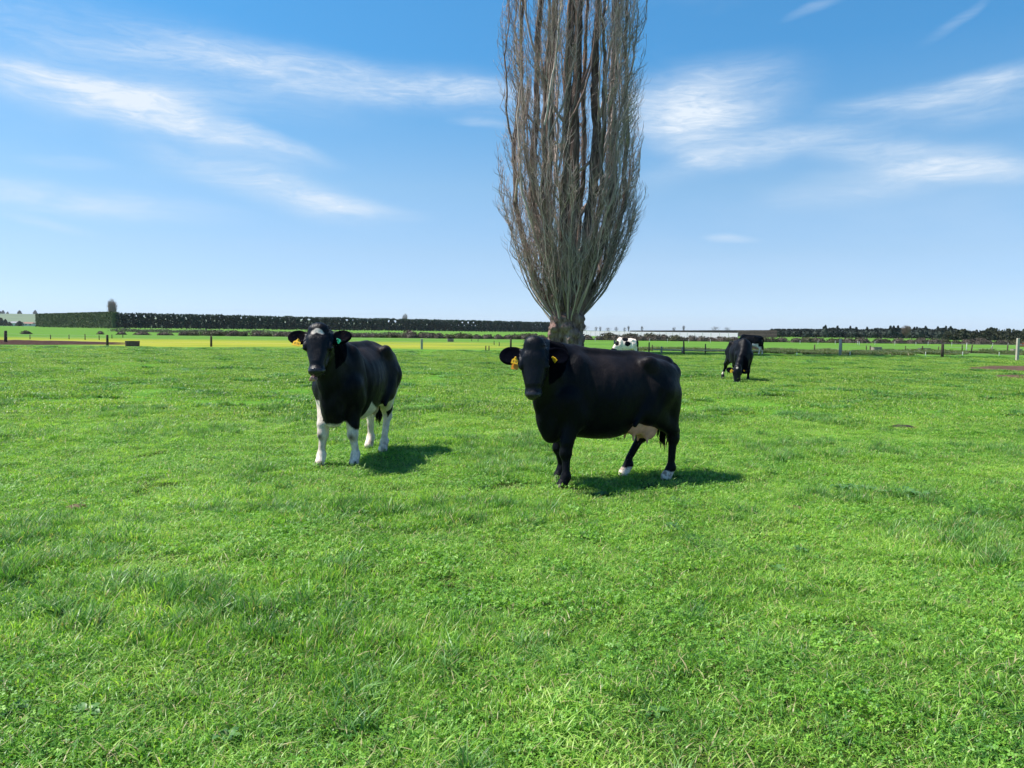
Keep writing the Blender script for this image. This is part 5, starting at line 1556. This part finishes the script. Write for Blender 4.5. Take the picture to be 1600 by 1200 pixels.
# near turf: idx 0-3 short sward, 4-5 finer, 6-8 lush tufts, 9-11 clover, 12-13 small broad weeds
cn = hid('turf_kinds')
names = []
for i in range(4): proto('k%02d' % len(names), blades(620, .30, .018, .052, .0042, 1.25, 50+i, clump=26), M_GRASS, cn); names.append(1)
for i in range(2): proto('k%02d' % len(names), blades(620, .30, .012, .040, .0034, 1.6, 60+i, clump=30), M_GRASS, cn); names.append(1)
for i in range(3): proto('k%02d' % len(names), blades(230, .13, .045, .115, .0050, .95, 70+i, segs=5, clump=7), M_TUFT, cn); names.append(1)
for i in range(3): proto('k%02d' % len(names), leafy(110, .16, .014, .042, .0105, 80+i), M_CLOVER, cn); names.append(1)
for i in range(2): proto('k%02d' % len(names), rosette(8, .065, .014, 90+i), M_WEED, cn); names.append(1)
rs = np.random.default_rng(99)
def build_set(pts, kinds, hs, ss, nm, col, label, tilt=.10):
    x, y = pts.T; k = ~in_mud(x, y); pts, kinds, hs, ss = pts[k], kinds[k], hs[k], ss[k]; x, y = pts.T
    z = terr(x, y) - .004; n = len(x)
    rot = np.stack([rs.normal(0, tilt, n), rs.normal(0, tilt, n), rs.uniform(0, 6.28, n)], 1)
    return scatter(nm, col, np.stack([x, y, z], 1), kinds, rot, np.stack([ss, ss, hs], 1), label)
# short sward
HOOFS = [(.55, 7.48), (.46, 7.88), (1.65, 7.98), (1.2, 8.12), (-2.1, 8.5), (-1.75, 8.6), (-1.63, 9.5), (-1.8, 9.8)]
p = wedge(7600, 2.0, 13.5, rs); x, y = p.T; lu = lush(x, y); ba = bare(x, y)
hoofd = np.min([np.hypot(p[:, 0] - a_, p[:, 1] - b_) for a_, b_ in HOOFS], 0)
keep = (rs.random(len(p)) > ba*.93) & ((hoofd > .36) | (rs.random(len(p)) < .45)); p, lu = p[keep], lu[keep]; n = len(p)
kd = np.where(rs.random(n) < .35, rs.integers(4, 6, n), rs.integers(0, 4, n))
hs = rs.uniform(.75, 1.2, n)*(.85 + .75*lu); A0 = (p, kd, hs, rs.uniform(.8, 1.15, n))
# tufts
q = wedge(5200, 2.0, 15, rs); lu = lush(*q.T); k = rs.random(len(q)) < (.05 + .95*lu**1.2); q, lu = q[k], lu[k]
for hx_, hy_ in HOOFS:      # trodden short where the cows stand
    k = np.hypot(q[:, 0] - hx_, q[:, 1] - hy_) > .34; q, lu = q[k], lu[k]
n = len(q)
A1 = (q, rs.integers(6, 9, n), rs.uniform(.6, 1.1, n)*(.55 + .75*lu), rs.uniform(.8, 1.3, n))
# clover and weeds
q2 = wedge(5200, 2.0, 12, rs); cl = fbm(q2[:, 0]/.8 + 50, q2[:, 1]/.7 + 3, 0, 3); k = rs.random(len(q2)) < np.clip((cl - .42)*4, .06, 1); q2 = q2[k]; n = len(q2)
A2 = (q2, rs.integers(9, 12, n), rs.uniform(.8, 1.5, n), rs.uniform(.7, 1.2, n))
q3 = wedge(420, 2.0, 14, rs); n = len(q3); A3 = (q3, rs.integers(12, 14, n), rs.uniform(.7, 1.3, n), rs.uniform(.6, 1.3, n))
cat_ = [np.concatenate([a[i] for a in (A0, A1, A2, A3)]) for i in range(4)]
build_set(*cat_, 'pasture_grass', cn, 'short green pasture grass with clover and darker tufts covering the near paddock')

# middle distance: wider, coarser patches
cm = hid('mid_turf_kinds')
for i in range(4): proto('m%02d' % i, blades(1100, .85, .020, .055, .011, 1.2, 150+i, segs=3, clump=60), M_GRASSM, cm)
for i in range(3): proto('m%02d' % (4+i), blades(420, .26, .04, .105, .011, .95, 160+i, segs=4, clump=9), M_TUFT, cm)
p = wedge(2500, 11.5, 40, rs, 1.06, 2); lu = lush(*p.T); n = len(p)
p2 = wedge(1500, 38, 60, rs, 1.06, 2); 
B0 = (p, rs.integers(0, 4, n), rs.uniform(.8, 1.2, n)*(.9 + .5*lu), rs.uniform(.85, 1.2, n))
n2 = len(p2); p2ok = (p2[:, 1] < 53); p2 = p2[p2ok]; n2 = len(p2)
B0b = (p2, rs.integers(0, 4, n2), rs.uniform(.9, 1.3, n2), rs.uniform(1.2, 1.7, n2))
q = wedge(9000, 13, 56, rs, 1.06, 2); lu = lush(*q.T); k = rs.random(len(q)) < (.02 + .75*lu**1.5); q, lu = q[k], lu[k]; n = len(q)
B1 = (q, rs.integers(4, 7, n), rs.uniform(.6, 1.1, n)*(.6 + .5*lu), rs.uniform(.8, 1.5, n)*(1 + q[:, 1]/60))
cat_ = [np.concatenate([a[i] for a in (B0, B0b, B1)]) for i in range(4)]
build_set(*cat_, 'pasture_grass', cm, 'green pasture grass with scattered darker tufts farther back in the paddock', .05)

# rank grass along the ditch on the right
cd = hid('ditch_kinds')
M_RANK = grass_material('rank_ditch_grass', [(.028, .058, .016), (.052, .100, .024), (.080, .140, .034), (.13, .17, .055), (.19, .18, .10)], (.30, .23, .16), trans=.25)
for i in range(3): proto('d%02d' % i, blades(500, .5, .10, .38, .022, .8, 250+i, segs=4, clump=10), M_RANK, cd)
n = 1300; dx_ = rs.uniform(9.5, 62, n); dy_ = 66 + rs.normal(0, 2.6, n) + 2.5*np.sin(dx_*.2)
dn = fbm(dx_/4, dy_/2, 0, 3); k = dn > .46; dx_, dy_, dn = dx_[k], dy_[k], dn[k]; n = len(dx_)
scatter('rank_grass', cd, np.stack([dx_, dy_, np.zeros(n)], 1), rs.integers(0, 3, n), np.stack([np.zeros(n), np.zeros(n), rs.uniform(0, 6.28, n)], 1), np.stack([rs.uniform(.9, 1.6, n)]*2 + [rs.uniform(.35, .95, n)*(dn*1.5)], 1), 'dark uneven rank grass along the ditch on the right')

# broad-leaved weed clumps on the right, each a thing of its own
random.seed(3)
for i, (px, py, s_, lab) in enumerate(((1319, 770, 1.0, 'grey-green broad-leaved weed, leftmost of the clump row right of the large cow'), (1339, 771, .9, 'grey-green broad-leaved weed, second from the left in the row right of the large cow'),
        (1358, 775, 1.15, 'tallest grey-green broad-leaved weed in the row right of the large cow'), (1384, 779, .8, 'small grey-green broad-leaved weed in the middle gap of the row'),
        (1412, 779, 1.05, 'grey-green broad-leaved weed, second from the right in the row'), (1430, 782, .95, 'grey-green broad-leaved weed, rightmost of the row'),
        (355, 1168, .36, 'small bright broad-leaved weed near the bottom left of the grass'), (1250, 868, .45, 'dark green broad-leaved weed beside a dry brown spot'), (1050, 832, .6, 'dark broad-leaved weed clump below the hind feet of the large cow'),
        (560, 812, .6, 'dark broad-leaved weed in the grass below the licking cow'))):
    g_ = G(px, py); r_ = empty('broadleaf_weed', (g_.x, g_.y, tz(g_.x, g_.y) + .01), i)
    for j in range(13):
        V, F, T_ = rosette(1, .115*s_, .027*s_, 300 + i*20 + j, .95)
        a = j*2.4; ca, sa = math.cos(a), math.sin(a); off = .05*s_*math.sqrt(j/13)
        V = V @ np.array(((ca, sa, 0), (-sa, ca, 0), (0, 0, 1))) + (ca*off, sa*off, .025*s_*(1 - j/20))
        me = mesh_np('leaf', V, F, M_WEED, True); at = me.color_attributes.new('tone', 'FLOAT_COLOR', 'POINT'); at.data.foreach_set('color', T_.astype(np.float32).ravel())
        link('leaf', me, r_)
    tag(r_, lab, 'weed', 'broad-leaved weeds in the paddock')
# dry dung pats
M_DUNG = simple_mat('dry_dung', (.13, .085, .055), rough=.95, var=.4, scale=30, bump=.8, bd=.02); M_DUNGD = simple_mat('dark_dung', (.030, .022, .016), rough=.8, var=.4, scale=30, bump=.8, bd=.02)
for px, py, s_, mt_, lab in ((1241, 797, .085, M_DUNG, 'small dry brown dung pat in the grass lower right of the large cow'), (1410, 671, .17, M_DUNGD, 'flat dark dung pat far out on the right side of the paddock'),
        (118, 797, .09, M_DUNG, 'pale brown dung pat at the left beside a lush tuft'), (7, 612, .13, M_DUNGD, 'dark dung pat at the far left edge of the paddock'),
        (1596, 866, .07, M_DUNG, 'brown dung pat at the right edge of the photo'), (662, 889, .03, M_DUNG, 'tiny dry brown pat in the middle of the foreground grass')):
    g_ = G(px, py); m = MB(); rs_ = random.Random(px); N = 18; v = []
    for rr, zz in ((1.0, 0), (.85, .16), (.5, .26), (.2, .22)):
        for k in range(N):
            a = 2*math.pi*k/N; w_ = 1 + .25*math.sin(a*2 + px) + .12*rs_.uniform(-1, 1); v.append((s_*rr*w_*math.cos(a), s_*rr*w_*.8*math.sin(a), s_*zz + s_*.03*rs_.uniform(-1, 1)))
    f_ = [(i*N+k, i*N+(k+1) % N, (i+1)*N+(k+1) % N, (i+1)*N+k) for i in range(3) for k in range(N)] + [tuple(3*N + k for k in range(N))]
    m.add(v, f_); o = m.build('dung_pat', mt_, None, True, (g_.x, g_.y, tz(g_.x, g_.y) + .018)); tag(o, lab, 'dung pat')

# ------------------------------------------------------------------ the air
hm = bpy.data.materials.new('air'); hm.use_nodes = True; hm.node_tree.nodes.clear()
vo = hm.node_tree.nodes.new('ShaderNodeVolumePrincipled'); vo.inputs['Color'].default_value = (.86, .92, 1, 1); vo.inputs['Density'].default_value = .00005
ho = hm.node_tree.nodes.new('ShaderNodeOutputMaterial'); hm.node_tree.links.new(vo.outputs[0], ho.inputs['Volume'])
m = MB(); m.box((-5600, -5600, -3.0), (5600, 5600, 95)); o = m.build('haze', hm); tag(o, kind='stuff')

# ordinal labels, left to right, for the few look-alikes one can count
words = ['first', 'second', 'third', 'fourth', 'fifth', 'sixth', 'seventh', 'eighth', 'ninth', 'tenth', 'eleventh', 'twelfth', 'thirteenth', 'fourteenth', 'fifteenth', 'sixteenth', 'seventeenth', 'eighteenth', 'nineteenth', 'twentieth', 'twenty-first', 'twenty-second', 'twenty-third', 'twenty-fourth']
for grp, txt in (('pointed pines of the far wood', 'pointed dark pine in the far wood, %s pointed top from the left'), ('bushes of the tall hedge at the far right', 'big dark rounded bush of the tall hedge at far right, %s from its left end')):
    ms = sorted([o for o in C.objects if o.get('group') == grp], key=lambda o: o.location.x/o.location.y)
    for w_, o in zip(words, ms): o['label'] = txt % w_
